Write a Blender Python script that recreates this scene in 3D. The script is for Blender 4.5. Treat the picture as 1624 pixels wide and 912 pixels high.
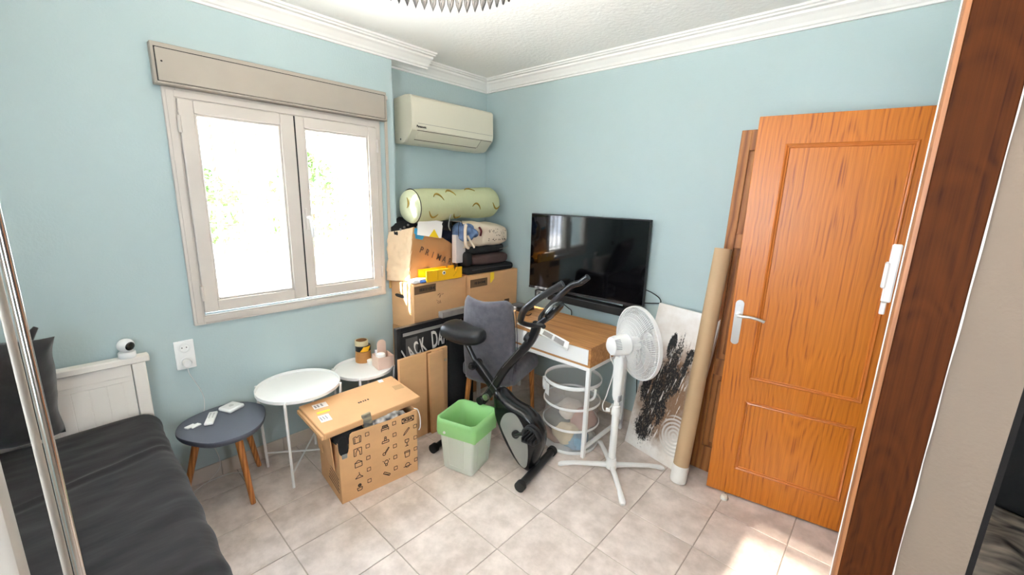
import bpy, bmesh, math, random
from mathutils import Vector, Matrix, noise
random.seed(7)
R = math.radians
PI = math.pi
for o in list(bpy.data.objects): bpy.data.objects.remove(o)
scene = bpy.context.scene
COL = scene.collection
def lin(*c):
    return tuple(((v/255)/12.92 if v/255 <= .04045 else ((v/255+.055)/1.055)**2.4) for v in c)

# ------------------------------------------------------------------ camera
FPX, PITCH, YAW, ROLL = 660.078, R(12.3818), R(42.1736), R(1.6139)
CAM = Vector((2.6627, -2.7274, 1.6339))
fw = Vector((-math.sin(YAW)*math.cos(PITCH), math.cos(YAW)*math.cos(PITCH), -math.sin(PITCH)))
rt = Vector((math.cos(YAW), math.sin(YAW), 0)); up = rt.cross(fw)
rt2 = rt*math.cos(ROLL)+up*math.sin(ROLL); up2 = -rt*math.sin(ROLL)+up*math.cos(ROLL)
cam = bpy.data.cameras.new('camera'); cam.lens = 36*FPX/1624; cam.sensor_width = 36; cam.clip_start = .02
camo = bpy.data.objects.new('camera', cam); COL.objects.link(camo)
m3 = Matrix((rt2, up2, -fw)).transposed()
camo.matrix_world = Matrix.Translation(CAM) @ m3.to_4x4()
scene.camera = camo

# ------------------------------------------------------------------ world, sun, exposure
SKY_STRENGTH, SUN_STRENGTH, EXPOSURE = 8.5, 34.0, 1.27
w = bpy.data.worlds.new('sky'); scene.world = w; w.use_nodes = True
bg = w.node_tree.nodes['Background']
bg.inputs[0].default_value = (.88, .97, 1.12, 1); bg.inputs[1].default_value = SKY_STRENGTH
SUN_DIR = Vector((.45, 1, -.62))
sl = bpy.data.lights.new('sun', 'SUN'); sl.energy = SUN_STRENGTH; sl.angle = R(.6); sl.color = (1, .95, .88)
so = bpy.data.objects.new('sun', sl); COL.objects.link(so); so.location = (-6, -12, 9)
so.rotation_euler = SUN_DIR.to_track_quat('-Z', 'Y').to_euler()
vs = scene.view_settings
vs.view_transform = 'Standard'; vs.look = 'None'; vs.gamma = 1; vs.use_curve_mapping = False; vs.exposure = EXPOSURE
try:
    scene.cycles.max_bounces = 14; scene.cycles.diffuse_bounces = 7; scene.cycles.transparent_max_bounces = 24
except Exception: pass
XH = 4.0
def portal(name, loc, rot, sx, sy):
    l = bpy.data.lights.new(name, 'AREA'); l.shape = 'RECTANGLE'; l.size = sx; l.size_y = sy
    l.cycles.is_portal = True
    o = bpy.data.objects.new(name, l); COL.objects.link(o); o.location = loc; o.rotation_euler = rot
portal('window_portal', (-.24, -1.73, 1.5), (0, R(-90), 0), 1.15, 1.1)
portal('fill_window_portal_3', (XH+.12, -2.30, 1.425), (0, R(90), 0), 1.0, .45)
portal('fill_window_portal_2', (2.375, -3.72, 1.525), (R(90), 0, 0), 1.2, 1.1)
portal('sun_patch_window_portal', (1.19, -3.72, 1.81), (R(90), 0, 0), .55, .45)

# ------------------------------------------------------------------ materials
MATS = {}
def newmat(name):
    m = bpy.data.materials.new(name); m.use_nodes = True
    nt = m.node_tree; return m, nt, nt.nodes['Principled BSDF']
def N(nt, t, **kw):
    n = nt.nodes.new(t)
    for k, v in kw.items(): setattr(n, k, v)
    return n
def mat(name, col, rough=.5, metal=0, var=0, vscale=8, bump=0, bscale=60, spec=None, stretch=None, coat=0, sheen=0, trans=0, alpha=1, col2=None, detail=4):
    if name in MATS: return MATS[name]
    m, nt, b = newmat(name)
    b.inputs['Base Color'].default_value = (*col, 1); b.inputs['Roughness'].default_value = rough
    b.inputs['Metallic'].default_value = metal
    if spec is not None: b.inputs['Specular IOR Level'].default_value = spec
    if coat: b.inputs['Coat Weight'].default_value = coat; b.inputs['Coat Roughness'].default_value = .1
    if sheen: b.inputs['Sheen Weight'].default_value = sheen
    if alpha < 1: b.inputs['Alpha'].default_value = alpha
    tc = mp = None
    if var or bump or col2:
        tc = N(nt, 'ShaderNodeTexCoord'); mp = N(nt, 'ShaderNodeMapping')
        nt.links.new(tc.outputs['Object'], mp.inputs['Vector'])
        if stretch: mp.inputs['Scale'].default_value = stretch
    if var or col2:
        n = N(nt, 'ShaderNodeTexNoise'); n.inputs['Scale'].default_value = vscale; n.inputs['Detail'].default_value = detail
        nt.links.new(mp.outputs[0], n.inputs['Vector'])
        r = N(nt, 'ShaderNodeValToRGB'); r.color_ramp.elements[0].position = .3; r.color_ramp.elements[1].position = .7
        if col2 is None: c0 = tuple(v*(1-var) for v in col); c1 = tuple(min(1, v*(1+var)) for v in col)
        else: c0, c1 = col, col2
        r.color_ramp.elements[0].color = (*c0, 1); r.color_ramp.elements[1].color = (*c1, 1)
        nt.links.new(n.outputs[0], r.inputs[0]); nt.links.new(r.outputs[0], b.inputs['Base Color'])
    if bump:
        n2 = N(nt, 'ShaderNodeTexNoise'); n2.inputs['Scale'].default_value = bscale; n2.inputs['Detail'].default_value = 3
        nt.links.new(mp.outputs[0], n2.inputs['Vector'])
        bn = N(nt, 'ShaderNodeBump'); bn.inputs['Strength'].default_value = bump; bn.inputs['Distance'].default_value = .01
        nt.links.new(n2.outputs[0], bn.inputs['Height']); nt.links.new(bn.outputs[0], b.inputs['Normal'])
    MATS[name] = m
    return m
def mix_alpha(name, col, fac, rough=.6, translucent=0):
    """thin see-through sheet: part plain surface, part clear"""
    if name in MATS: return MATS[name]
    m, nt, b = newmat(name); out = nt.nodes['Material Output']
    b.inputs['Base Color'].default_value = (*col, 1); b.inputs['Roughness'].default_value = rough
    src = b.outputs[0]
    if translucent:
        t = N(nt, 'ShaderNodeBsdfTranslucent'); t.inputs[0].default_value = (*col, 1)
        mx = N(nt, 'ShaderNodeMixShader'); mx.inputs[0].default_value = translucent
        nt.links.new(src, mx.inputs[1]); nt.links.new(t.outputs[0], mx.inputs[2]); src = mx.outputs[0]
    if fac < 1:
        tr = N(nt, 'ShaderNodeBsdfTransparent'); mx = N(nt, 'ShaderNodeMixShader'); mx.inputs[0].default_value = fac
        nt.links.new(tr.outputs[0], mx.inputs[1]); nt.links.new(src, mx.inputs[2]); src = mx.outputs[0]
    nt.links.new(src, out.inputs[0]); MATS[name] = m
    return m
def glass(name='window_glass', tint=(.96, .97, .97)):
    if name in MATS: return MATS[name]
    m, nt, b = newmat(name); out = nt.nodes['Material Output']
    tr = N(nt, 'ShaderNodeBsdfTransparent'); gl = N(nt, 'ShaderNodeBsdfGlossy'); gl.inputs['Roughness'].default_value = .02
    tr.inputs[0].default_value = (*tint, 1)
    lw = N(nt, 'ShaderNodeLayerWeight'); lw.inputs[0].default_value = .5
    pw = N(nt, 'ShaderNodeMath', operation='POWER'); pw.inputs[1].default_value = 5; nt.links.new(lw.outputs['Facing'], pw.inputs[0])
    fr = N(nt, 'ShaderNodeMath', operation='MULTIPLY_ADD'); fr.inputs[1].default_value = .6; fr.inputs[2].default_value = .03; nt.links.new(pw.outputs[0], fr.inputs[0])
    mx = N(nt, 'ShaderNodeMixShader')
    nt.links.new(fr.outputs[0], mx.inputs[0]); nt.links.new(tr.outputs[0], mx.inputs[1]); nt.links.new(gl.outputs[0], mx.inputs[2])
    nt.links.new(mx.outputs[0], out.inputs[0]); MATS[name] = m
    return m
def wood(name, dark, mid, light, scale=26, dist=2.5, tilt=4, off=(0, 0, 0), rough=.35, zs=1.0, coat=0, fine=True, streak=False):
    if name in MATS: return MATS[name]
    m, nt, b = newmat(name)
    tc = N(nt, 'ShaderNodeTexCoord'); mp = N(nt, 'ShaderNodeMapping')
    mp.inputs['Location'].default_value = off; mp.inputs['Rotation'].default_value = (R(tilt), 0, 0); mp.inputs['Scale'].default_value = (1, 1, zs)
    nt.links.new(tc.outputs['Object'], mp.inputs['Vector'])
    wv = N(nt, 'ShaderNodeTexWave', wave_type='RINGS', rings_direction='Z')
    wv.inputs['Scale'].default_value = scale; wv.inputs['Distortion'].default_value = dist
    wv.inputs['Detail'].default_value = 2; wv.inputs['Detail Scale'].default_value = .25
    nt.links.new(mp.outputs[0], wv.inputs['Vector'])
    r = N(nt, 'ShaderNodeValToRGB'); e = r.color_ramp.elements
    e[0].position = .0; e[0].color = (*dark, 1); e[1].position = 1; e[1].color = (*light, 1)
    x = e.new(.35); x.color = (*mid, 1)
    nt.links.new(wv.outputs[0], r.inputs[0]); outc = r.outputs[0]
    if streak:
        mp3 = N(nt, 'ShaderNodeMapping'); mp3.inputs['Scale'].default_value = (110, 110, 1.6)
        nt.links.new(tc.outputs['Object'], mp3.inputs['Vector'])
        n3 = N(nt, 'ShaderNodeTexNoise'); n3.inputs['Scale'].default_value = 1; n3.inputs['Detail'].default_value = 5; n3.inputs['Roughness'].default_value = .6; n3.inputs['Distortion'].default_value = .4
        nt.links.new(mp3.outputs[0], n3.inputs['Vector'])
        mm = N(nt, 'ShaderNodeMath', operation='MULTIPLY_ADD'); mm.inputs[1].default_value = .48; nt.links.new(wv.outputs[0], mm.inputs[0])
        m4 = N(nt, 'ShaderNodeMapRange'); m4.inputs[1].default_value = .36; m4.inputs[2].default_value = .60; m4.inputs[3].default_value = 0; m4.inputs[4].default_value = .62
        nt.links.new(n3.outputs[0], m4.inputs[0]); nt.links.new(m4.outputs[0], mm.inputs[2]); nt.links.new(mm.outputs[0], r.inputs[0])
    if fine:
        mp2 = N(nt, 'ShaderNodeMapping'); mp2.inputs['Scale'].default_value = (260, 260, 5)
        nt.links.new(tc.outputs['Object'], mp2.inputs['Vector'])
        n = N(nt, 'ShaderNodeTexNoise'); n.inputs['Scale'].default_value = 1; n.inputs['Detail'].default_value = 3
        nt.links.new(mp2.outputs[0], n.inputs['Vector'])
        mr = N(nt, 'ShaderNodeMapRange'); mr.inputs[1].default_value = .3; mr.inputs[2].default_value = .7; mr.inputs[3].default_value = .86; mr.inputs[4].default_value = 1.06
        nt.links.new(n.outputs[0], mr.inputs[0])
        mx = N(nt, 'ShaderNodeMix', data_type='RGBA', blend_type='MULTIPLY'); mx.inputs[0].default_value = 1
        nt.links.new(outc, mx.inputs[6]); nt.links.new(mr.outputs[0], mx.inputs[7]); outc = mx.outputs[2]
    nt.links.new(outc, b.inputs['Base Color']); b.inputs['Roughness'].default_value = rough
    if rough > .6: b.inputs['Specular IOR Level'].default_value = .15
    if coat: b.inputs['Coat Weight'].default_value = coat; b.inputs['Coat Roughness'].default_value = .25
    MATS[name] = m
    return m

M_WALL = mat('pale_blue_wall_paint', lin(175, 193, 194), .75, var=.02, vscale=2, bump=.1, bscale=90)
M_HALLWALL = mat('off_white_hall_paint', lin(134, 117, 101), .85, var=.02, vscale=3, bump=.15, bscale=120)
M_CEIL = mat('ceiling_paint', lin(242, 240, 236), .85, bump=.25, bscale=45)
M_CORN = mat('cornice_plaster', lin(236, 234, 230), .7)
M_PVC = mat('window_frame_lacquer', lin(202, 194, 185), .35, var=.03, vscale=5)
M_SHUT = mat('shutter_box_board', lin(166, 157, 145), .5, var=.02)
M_WHITE = mat('white_lacquer', lin(235, 235, 233), .35)
M_WPLAS = mat('white_plastic', lin(236, 236, 234), .4)
M_ACW = mat('ivory_plastic', lin(220, 214, 194), .4)
M_DARKGAP = mat('dark_gap', lin(30, 28, 26), .8)
M_BLACK = mat('black_plastic', lin(22, 22, 23), .45)
M_BLACKG = mat('black_gloss_plastic', lin(18, 18, 19), .22)
M_RUB = mat('black_rubber', lin(24, 24, 24), .7)
M_SCREEN = mat('black_screen_glass', (.002, .002, .0025), .06, spec=.6)
M_CHROME = mat('chrome', (.78, .77, .75), .18, metal=1)
M_STEEL = mat('brushed_steel', (.62, .6, .57), .33, metal=1)
M_GROUT = mat('tile_grout', lin(178, 166, 154), .9)
def tilemat(name='beige_floor_tile'):
    m, nt, b = newmat(name)
    tc = N(nt, 'ShaderNodeTexCoord'); oi = N(nt, 'ShaderNodeObjectInfo')
    add = N(nt, 'ShaderNodeVectorMath', operation='ADD'); sc = N(nt, 'ShaderNodeVectorMath', operation='SCALE')
    cmb = N(nt, 'ShaderNodeCombineXYZ')
    nt.links.new(oi.outputs['Random'], cmb.inputs[0]); nt.links.new(oi.outputs['Random'], cmb.inputs[2])
    sc.inputs['Scale'].default_value = 37; nt.links.new(cmb.outputs[0], sc.inputs[0])
    nt.links.new(tc.outputs['Object'], add.inputs[0]); nt.links.new(sc.outputs[0], add.inputs[1])
    n1 = N(nt, 'ShaderNodeTexNoise'); n1.inputs['Scale'].default_value = 9; n1.inputs['Detail'].default_value = 7; n1.inputs['Roughness'].default_value = .65
    nt.links.new(add.outputs[0], n1.inputs['Vector'])
    r = N(nt, 'ShaderNodeValToRGB'); e = r.color_ramp.elements
    e[0].position = .36; e[0].color = (*lin(196, 182, 173), 1); e[1].position = .66; e[1].color = (*lin(228, 215, 207), 1)
    nt.links.new(n1.outputs[0], r.inputs[0]); nt.links.new(r.outputs[0], b.inputs['Base Color'])
    mr = N(nt, 'ShaderNodeMapRange'); mr.inputs[3].default_value = .28; mr.inputs[4].default_value = .5
    nt.links.new(n1.outputs[0], mr.inputs[0]); nt.links.new(mr.outputs[0], b.inputs['Roughness'])
    return m
M_TILE = tilemat()
M_DOOR = wood('orange_oak_veneer', lin(150, 74, 12), lin(196, 110, 24), lin(208, 122, 32), scale=17, dist=7, tilt=5, off=(-.36, .12, -.6), rough=.38, coat=.1, streak=True)
M_OLDDOOR = wood('old_brown_pine', lin(128, 74, 32), lin(160, 98, 46), lin(176, 114, 60), scale=12, dist=3, tilt=3, off=(-2.1, .3, -.4), rough=.45)
M_JAMB = wood('dark_oak_jamb', lin(50, 20, 3), lin(70, 31, 5), lin(80, 37, 7), scale=22, dist=14, tilt=5, off=(-2.73, 1.5, -1.0), rough=.7, streak=True)
M_JAMBEDGE = wood('painted_lit_jamb_edge', lin(146, 92, 54), lin(160, 104, 64), lin(166, 110, 70), scale=20, dist=2, tilt=2, off=(-2.73, 1.5, -1.0), rough=.4)  # jamb wood coloured lighter, standing for window light on its edge
M_LEG = wood('oiled_beech', lin(164, 98, 44), lin(192, 122, 62), lin(204, 136, 74), scale=20, dist=2, tilt=4, rough=.45)
M_DESKW = wood('desk_oak_foil', lin(150, 98, 52), lin(176, 122, 70), lin(188, 134, 80), scale=9, dist=5, tilt=0, off=(-.5, .5, 0), rough=.4)
def deskmat():
    m, nt, b = newmat('desk_oak_grain')
    tc = N(nt, 'ShaderNodeTexCoord'); mp = N(nt, 'ShaderNodeMapping'); mp.inputs['Scale'].default_value = (1.6, 30, 30)
    nt.links.new(tc.outputs['Object'], mp.inputs['Vector'])
    n = N(nt, 'ShaderNodeTexNoise'); n.inputs['Scale'].default_value = 1.4; n.inputs['Detail'].default_value = 6; n.inputs['Distortion'].default_value = .6
    nt.links.new(mp.outputs[0], n.inputs['Vector'])
    r = N(nt, 'ShaderNodeValToRGB'); e = r.color_ramp.elements
    e[0].position = .32; e[0].color = (*lin(156, 104, 58), 1); e[1].position = .68; e[1].color = (*lin(198, 146, 92), 1)
    nt.links.new(n.outputs[0], r.inputs[0]); nt.links.new(r.outputs[0], b.inputs['Base Color']); b.inputs['Roughness'].default_value = .45
    return m
M_DESK = deskmat()
M_CARD = mat('cardboard', lin(212, 166, 118), .85, var=.05, vscale=5, bump=.1, bscale=20, stretch=(1, 1, 3))
M_CARD2 = mat('darker_cardboard', lin(188, 142, 94), .85, var=.05, vscale=4, bump=.1, bscale=20)
M_CARDEDGE = mat('cardboard_edge', lin(140, 96, 54), .9)
M_TUBE = mat('kraft_tube', lin(186, 156, 120), .7, var=.04, vscale=6)
M_TAPE = mat('clear_packing_tape', lin(196, 160, 116), .25)
M_INK = mat('black_ink', lin(34, 28, 24), .8)
M_INKG = mat('grey_brown_ink', lin(104, 78, 52), .8)
M_PAPER = mat('white_paper', lin(236, 234, 230), .7, var=.02)
M_YEL = mat('yellow_plastic', lin(244, 184, 24), .4)
M_YELT = mat('yellow_tape', lin(240, 208, 40), .5)
M_BLUE = mat('blue_plastic', lin(70, 112, 180), .5)
M_CYAN = mat('cyan_print', lin(60, 160, 205), .6)
M_KRAFT = mat('kraft_paper', lin(176, 130, 84), .8, var=.05, vscale=6, bump=.3, bscale=14)
M_KRAFTL = mat('painted_sun_kraft', lin(226, 200, 166), .8, var=.05, vscale=8, bump=.4, bscale=16)  # kraft lightened to stand for sun on the bag side
M_SAGE = mat('sage_cotton', lin(186, 192, 152), .9, var=.03, bump=.15, bscale=30)
M_SAGEL = mat('painted_lit_sage', lin(206, 212, 178), .9, var=.04, vscale=14, bump=.4, bscale=12, stretch=(1, 3, 1))  # lighter sage, paints the window light onto the bolster end
M_CREAM = mat('cream_canvas', lin(222, 206, 184), .9, var=.03, bump=.2, bscale=50)
M_DENIM = mat('denim', lin(70, 92, 128), .9, col2=lin(120, 146, 184), vscale=22, bump=.4, bscale=25)
M_NAVY = mat('navy_cloth', lin(34, 38, 58), .9, var=.3, vscale=20, bump=.4, bscale=25)
M_BLKCL = mat('black_cloth', lin(17, 17, 18), .85, bump=.3, bscale=40)
M_BROWNC = mat('brown_cloth', lin(74, 54, 50), .85, var=.1, bump=.3, bscale=40)
M_BED = mat('charcoal_velour', lin(24, 21, 22), .9, col2=lin(42, 38, 39), vscale=7, bump=.5, bscale=9, stretch=(1.2, .5, 1), sheen=.12, spec=.2)
M_PILL = mat('charcoal_pillow_cover', lin(38, 35, 35), .9, var=.06, vscale=12, bump=.3, bscale=14, sheen=.2)
M_GREYF = mat('grey_velvet', lin(74, 72, 80), .85, col2=lin(92, 89, 97), vscale=30, bump=.1, bscale=90, sheen=.4)
M_HEAD = mat('headboard_white', lin(236, 230, 221), .5)
M_TABG = mat('slate_grey_paint', lin(88, 92, 104), .45)
M_BINP = mix_alpha('frosted_bin_plastic', lin(250, 250, 246), .82, .3, .4)
M_GREEN = mix_alpha('green_bag_film', lin(176, 228, 158), .9, .35, .45)
M_MESH = mix_alpha('white_mesh_net', lin(250, 248, 244), .24, .8, .4)
M_PINK = mat('blush_plastic', lin(226, 196, 178), .35)
M_LIL = mat('lilac_card', lin(150, 138, 170), .6)
M_TAPEBR = mat('brown_tape_roll', lin(180, 124, 66), .35)
M_TAPECL = mat('pale_tape_roll', lin(214, 200, 160), .35)
M_GREYW = mat('grey_wood', lin(132, 124, 118), .7, var=.1, vscale=20)
M_FROST = mat('silver_print', lin(168, 166, 164), .35, metal=.5)
M_SILV = mat('silver_grey_plastic', lin(150, 152, 148), .3, metal=.4)
M_CABLEW = mat('white_cable', lin(226, 224, 220), .5)
M_LEAF = mat('hedge_leaves', lin(70, 96, 48), .8, col2=lin(120, 140, 80), vscale=6)
M_GRND = mat('pale_terrace', lin(240, 238, 234), .9, var=.05)
M_IRON = mat('white_painted_iron', lin(168, 158, 146), .5)
M_DARKWALL = mat('painted_room_shade', lin(36, 32, 30), .9)  # near-black colour stands for the unlit room behind the opening
M_PATT = mat('patterned_blanket', lin(40, 36, 33), .9, col2=lin(150, 140, 126), vscale=9, stretch=(1, 2.5, 1), bump=.3, bscale=12, detail=2)
M_LAMP = mat('grey_lamp_wire', lin(84, 81, 79), .5)
M_BULB = mat('opal_glass', lin(240, 238, 232), .3)
_b = M_BULB.node_tree.nodes['Principled BSDF']; _b.inputs['Emission Color'].default_value = (1, .95, .88, 1); _b.inputs['Emission Strength'].default_value = 270

# ------------------------------------------------------------------ mesh helpers
def box(bm, lo, hi, M=None, bev=0, seg=1):
    lo, hi = Vector(lo), Vector(hi)
    T = Matrix.Translation((lo+hi)/2) @ Matrix.Diagonal((*(hi-lo), 1))
    if M is not None: T = M @ T
    r = bmesh.ops.create_cube(bm, size=1, matrix=T)
    if bev:
        es = list({e for v in r['verts'] for e in v.link_edges})
        bmesh.ops.bevel(bm, geom=es, offset=bev, segments=seg, affect='EDGES', profile=.5)
def axis_m(p0, p1):
    p0, p1 = Vector(p0), Vector(p1); d = p1-p0
    return Matrix.Translation((p0+p1)/2) @ d.to_track_quat('Z', 'Y').to_matrix().to_4x4(), d.length
def cyl(bm, p0, p1, r0, r1=None, n=16):
    M, L = axis_m(p0, p1)
    bmesh.ops.create_cone(bm, cap_ends=True, segments=n, radius1=r0, radius2=r0 if r1 is None else r1, depth=L, matrix=M)
def bar(bm, p0, p1, w, h, upv=(0, 0, 1), bev=0):
    p0, p1 = Vector(p0), Vector(p1); d = (p1-p0).normalized(); s = d.cross(Vector(upv)).normalized(); u = s.cross(d)
    M = Matrix((s, d, u)).transposed().to_4x4(); M.translation = (p0+p1)/2
    L = (p1-p0).length
    box(bm, (-w/2, -L/2, -h/2), (w/2, L/2, h/2), M, bev)
def spline(pts, k=6, closed=False):
    P = [Vector(p) for p in pts]; n = len(P); out = []
    if n < 3: return P
    for i in range(n if closed else n-1):
        if closed: a, b, c, d = P[i-1], P[i], P[(i+1) % n], P[(i+2) % n]
        else: a, b, c, d = P[max(i-1, 0)], P[i], P[i+1], P[min(i+2, n-1)]
        for j in range(k):
            t = j/k
            out.append(.5*((2*b)+(c-a)*t+(2*a-5*b+4*c-d)*t*t+(-a+3*b-3*c+d)*t**3))
    if not closed: out.append(P[-1])
    return out
def tube(bm, pts, r, n=8, closed=False, k=0):
    P = spline(pts, k, closed) if k else [Vector(p) for p in pts]
    m = len(P); rr = r if callable(r) else (lambda t: r)
    rings = []; T0 = None; u = None
    for i in range(m):
        if closed: t = (P[(i+1) % m]-P[i-1]).normalized()
        else: t = (P[min(i+1, m-1)]-P[max(i-1, 0)]).normalized()
        if u is None:
            u = t.orthogonal().normalized()
        else:
            u = (u - t*u.dot(t))
            u = u.normalized() if u.length > 1e-6 else t.orthogonal().normalized()
        v = t.cross(u); q = rr(i/max(m-1, 1))
        rings.append([bm.verts.new(P[i]+(u*math.cos(2*PI*j/n)+v*math.sin(2*PI*j/n))*q) for j in range(n)])
    for i in range(m if closed else m-1):
        A, B = rings[i], rings[(i+1) % m]
        for j in range(n): bm.faces.new((A[j], A[(j+1) % n], B[(j+1) % n], B[j]))
    if not closed:
        bm.faces.new(list(reversed(rings[0]))); bm.faces.new(rings[-1])
def lathe(bm, prof, M=None, n=28, close=False):
    M = M or Matrix(); rings = []
    for r, z in prof:
        if r < 1e-6: rings.append([bm.verts.new(M @ Vector((0, 0, z)))])
        else: rings.append([bm.verts.new(M @ Vector((r*math.cos(2*PI*j/n), r*math.sin(2*PI*j/n), z))) for j in range(n)])
    L = len(rings)
    for i in range(L if close else L-1):
        A, B = rings[i], rings[(i+1) % L]
        for j in range(n):
            if len(A) == 1 and len(B) == 1: continue
            if len(A) == 1: bm.faces.new((A[0], B[(j+1) % n], B[j]))
            elif len(B) == 1: bm.faces.new((A[j], A[(j+1) % n], B[0]))
            else: bm.faces.new((A[j], A[(j+1) % n], B[(j+1) % n], B[j]))
def prism(bm, poly, z0, z1, M=None):
    M = M or Matrix()
    a = [bm.verts.new(M @ Vector((x, y, z0))) for x, y in poly]; b = [bm.verts.new(M @ Vector((x, y, z1))) for x, y in poly]
    n = len(poly)
    for i in range(n): bm.faces.new((a[i], a[(i+1) % n], b[(i+1) % n], b[i]))
    bm.faces.new(list(reversed(a))); bm.faces.new(b)
def grid(bm, fn, nu, nv, wrapu=False):
    V = [[bm.verts.new(fn(i/(nu if wrapu else nu-1), j/(nv-1))) for j in range(nv)] for i in range(nu)]
    for i in range(nu if wrapu else nu-1):
        for j in range(nv-1): bm.faces.new((V[i][j], V[(i+1) % nu][j], V[(i+1) % nu][j+1], V[i][j+1]))
def frame(o, u, v):
    """local x along u, local y along v, z out"""
    u = Vector(u).normalized(); v = Vector(v); n = u.cross(v).normalized(); v = n.cross(u)
    M = Matrix((u, v, n)).transposed().to_4x4(); M.translation = Vector(o); return M
def mk(name, bm, m, parent=None, smooth=False, solid=0, sub=0):
    me = bpy.data.meshes.new(name)
    bmesh.ops.recalc_face_normals(bm, faces=bm.faces[:])
    bm.to_mesh(me); bm.free(); me.materials.append(m)
    if smooth:
        for p in me.polygons: p.use_smooth = True
        if smooth != 'all':
            try: me.set_sharp_from_angle(angle=R(38))
            except Exception: pass
    o = bpy.data.objects.new(name, me); COL.objects.link(o)
    if solid: s = o.modifiers.new('thickness', 'SOLIDIFY'); s.thickness = solid; s.offset = 0
    if sub: s = o.modifiers.new('smooth', 'SUBSURF'); s.levels = sub; s.render_levels = sub
    if parent is not None:
        o.parent = parent; o.matrix_parent_inverse = Matrix.Translation(parent.location).inverted() if not parent.get('_local') else Matrix()
    return o
def B(): return bmesh.new()
def tag(o, label, cat, group=None):
    o['label'] = label; o['category'] = cat
    if group: o['group'] = group
    return o
def thing(name, label, cat, loc, rz=None, group=None):
    """rz None: parts are given in world coordinates; else parts are given in local ones"""
    o = bpy.data.objects.new(name, None); COL.objects.link(o); o.location = loc; o.empty_display_size = .1
    if rz is not None: o.rotation_euler = (0, 0, rz); o['_local'] = 1
    return tag(o, label, cat, group)
def struct(name, bm, m, **k):
    o = mk(name, bm, m, **k); o['kind'] = 'structure'; return o
def sempty(name, loc, rz=None):
    o = bpy.data.objects.new(name, None); COL.objects.link(o); o.location = loc; o['kind'] = 'structure'
    if rz is not None: o.rotation_euler = (0, 0, rz); o['_local'] = 1
    return o
DEPS = []
def text_bm(bm, s, size, M, depth=.0006, squeeze=1.0, align='CENTER', bold=0):
    c = bpy.data.curves.new('t', 'FONT'); c.body = s; c.size = size; c.extrude = depth; c.align_x = align; c.align_y = 'CENTER'; c.offset = bold; c.resolution_u = 3
    o = bpy.data.objects.new('t', c); COL.objects.link(o)
    bpy.context.view_layer.update()
    me = bpy.data.meshes.new_from_object(o.evaluated_get(bpy.context.evaluated_depsgraph_get()))
    bpy.data.objects.remove(o)
    me.transform(M @ Matrix.Diagonal((squeeze, 1, 1, 1))); bm.from_mesh(me); bpy.data.meshes.remove(me)
def nz(p, s=1.0, seed=0): return noise.noise(Vector(p)*s+Vector((seed*13.7, seed*7.1, seed*3.3)))
def lump(bm, c, dims, e=.6, nu=24, nv=14, amp=0, fs=8, seed=0, M=None):
    """rounded cushion-like lump, superellipsoid with folds"""
    M = M or Matrix(); c = Vector(c)
    sg = lambda x, p: math.copysign(abs(x)**p, x)
    def fn(u, v):
        a = u*2*PI; b = (v-.5)*PI
        p = Vector((sg(math.cos(b), e)*sg(math.cos(a), e)*dims[0]/2, sg(math.cos(b), e)*sg(math.sin(a), e)*dims[1]/2, sg(math.sin(b), e)*dims[2]/2))
        if amp:
            p += p.normalized()*amp*(nz(p, fs, seed)+.5*nz(p, fs*2.3, seed+1))
        return c + (M.to_3x3() @ p)
    grid(bm, fn, nu, nv, wrapu=True)
    bmesh.ops.remove_doubles(bm, verts=bm.verts[:], dist=1e-5)

# ================================================================== THE SETTING
XB, XE, YF, ZC, DREC = -.17, 4.0, -3.6, 2.585, -1.05
S, OX, OY = .3352, .8509, -1.856
# floor: grout bed + one object per tile
b = B(); box(b, (-.45, YF-.1, -.12), (XE+.1, .15, -.003)); floor = struct('floor', b, M_GROUT)
tile_full = None; G = .0022
for i in range(-4, 11):
    for j in range(-7, 7):
        x0, x1, y0, y1 = OX+i*S, OX+(i+1)*S, OY+j*S, OY+(j+1)*S
        lox = XB if y0 > DREC-.2 else 0.0
        cx0, cx1, cy0, cy1 = max(x0, lox), min(x1, XE), max(y0, YF), min(y1, 0)
        if cx1-cx0 < .02 or cy1-cy0 < .02: continue
        whole = abs(cx1-cx0-S) < 1e-6 and abs(cy1-cy0-S) < 1e-6
        if whole and tile_full:
            o = tile_full.copy(); COL.objects.link(o)
        else:
            b = B(); hx, hy = (cx1-cx0)/2-G, (cy1-cy0)/2-G
            box(b, (-hx, -hy, -.012), (hx, hy, 0), bev=.0012)
            o = mk('floor_tile', b, M_TILE); 
            if whole: tile_full = o
        o.location = ((cx0+cx1)/2, (cy0+cy1)/2, 0); o.parent = floor
# walls
WY0, WY1, WZ0, WZ1, WB = -2.2965, -1.1673, .9163, 2.0944, 2.274
def holed(bm, ax, a0, a1, lo, hi, holes):
    """wall slab: ax 'x' (plane x, spans y) or 'y' (plane y, spans x); holes (p0,p1,z0,z1)"""
    ps = sorted({lo, hi, *[h[0] for h in holes], *[h[1] for h in holes]}); zs = sorted({0, ZC, *[h[2] for h in holes], *[h[3] for h in holes]})
    for p, q in zip(ps, ps[1:]):
        for z, y in zip(zs, zs[1:]):
            if any(h[0] <= p+1e-6 and q <= h[1]+1e-6 and h[2] <= z+1e-6 and y <= h[3]+1e-6 for h in holes): continue
            if ax == 'x': box(bm, (a0, p, z), (a1, q, y))
            else: box(bm, (p, a0, z), (q, a1, y))
    bmesh.ops.remove_doubles(bm, verts=bm.verts[:], dist=1e-5)
b = B(); holed(b, 'x', -.2, 0, YF-.1, DREC, [(-2.24, -1.22, .97, 2.25)])
box(b, (-.42, DREC, 0), (XB, .1, ZC)); struct('wall_left', b, M_WALL)
b = B(); holed(b, 'y', 0, .1, XB-.25, XE+.1, []); struct('wall_back', b, M_WALL)
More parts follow.
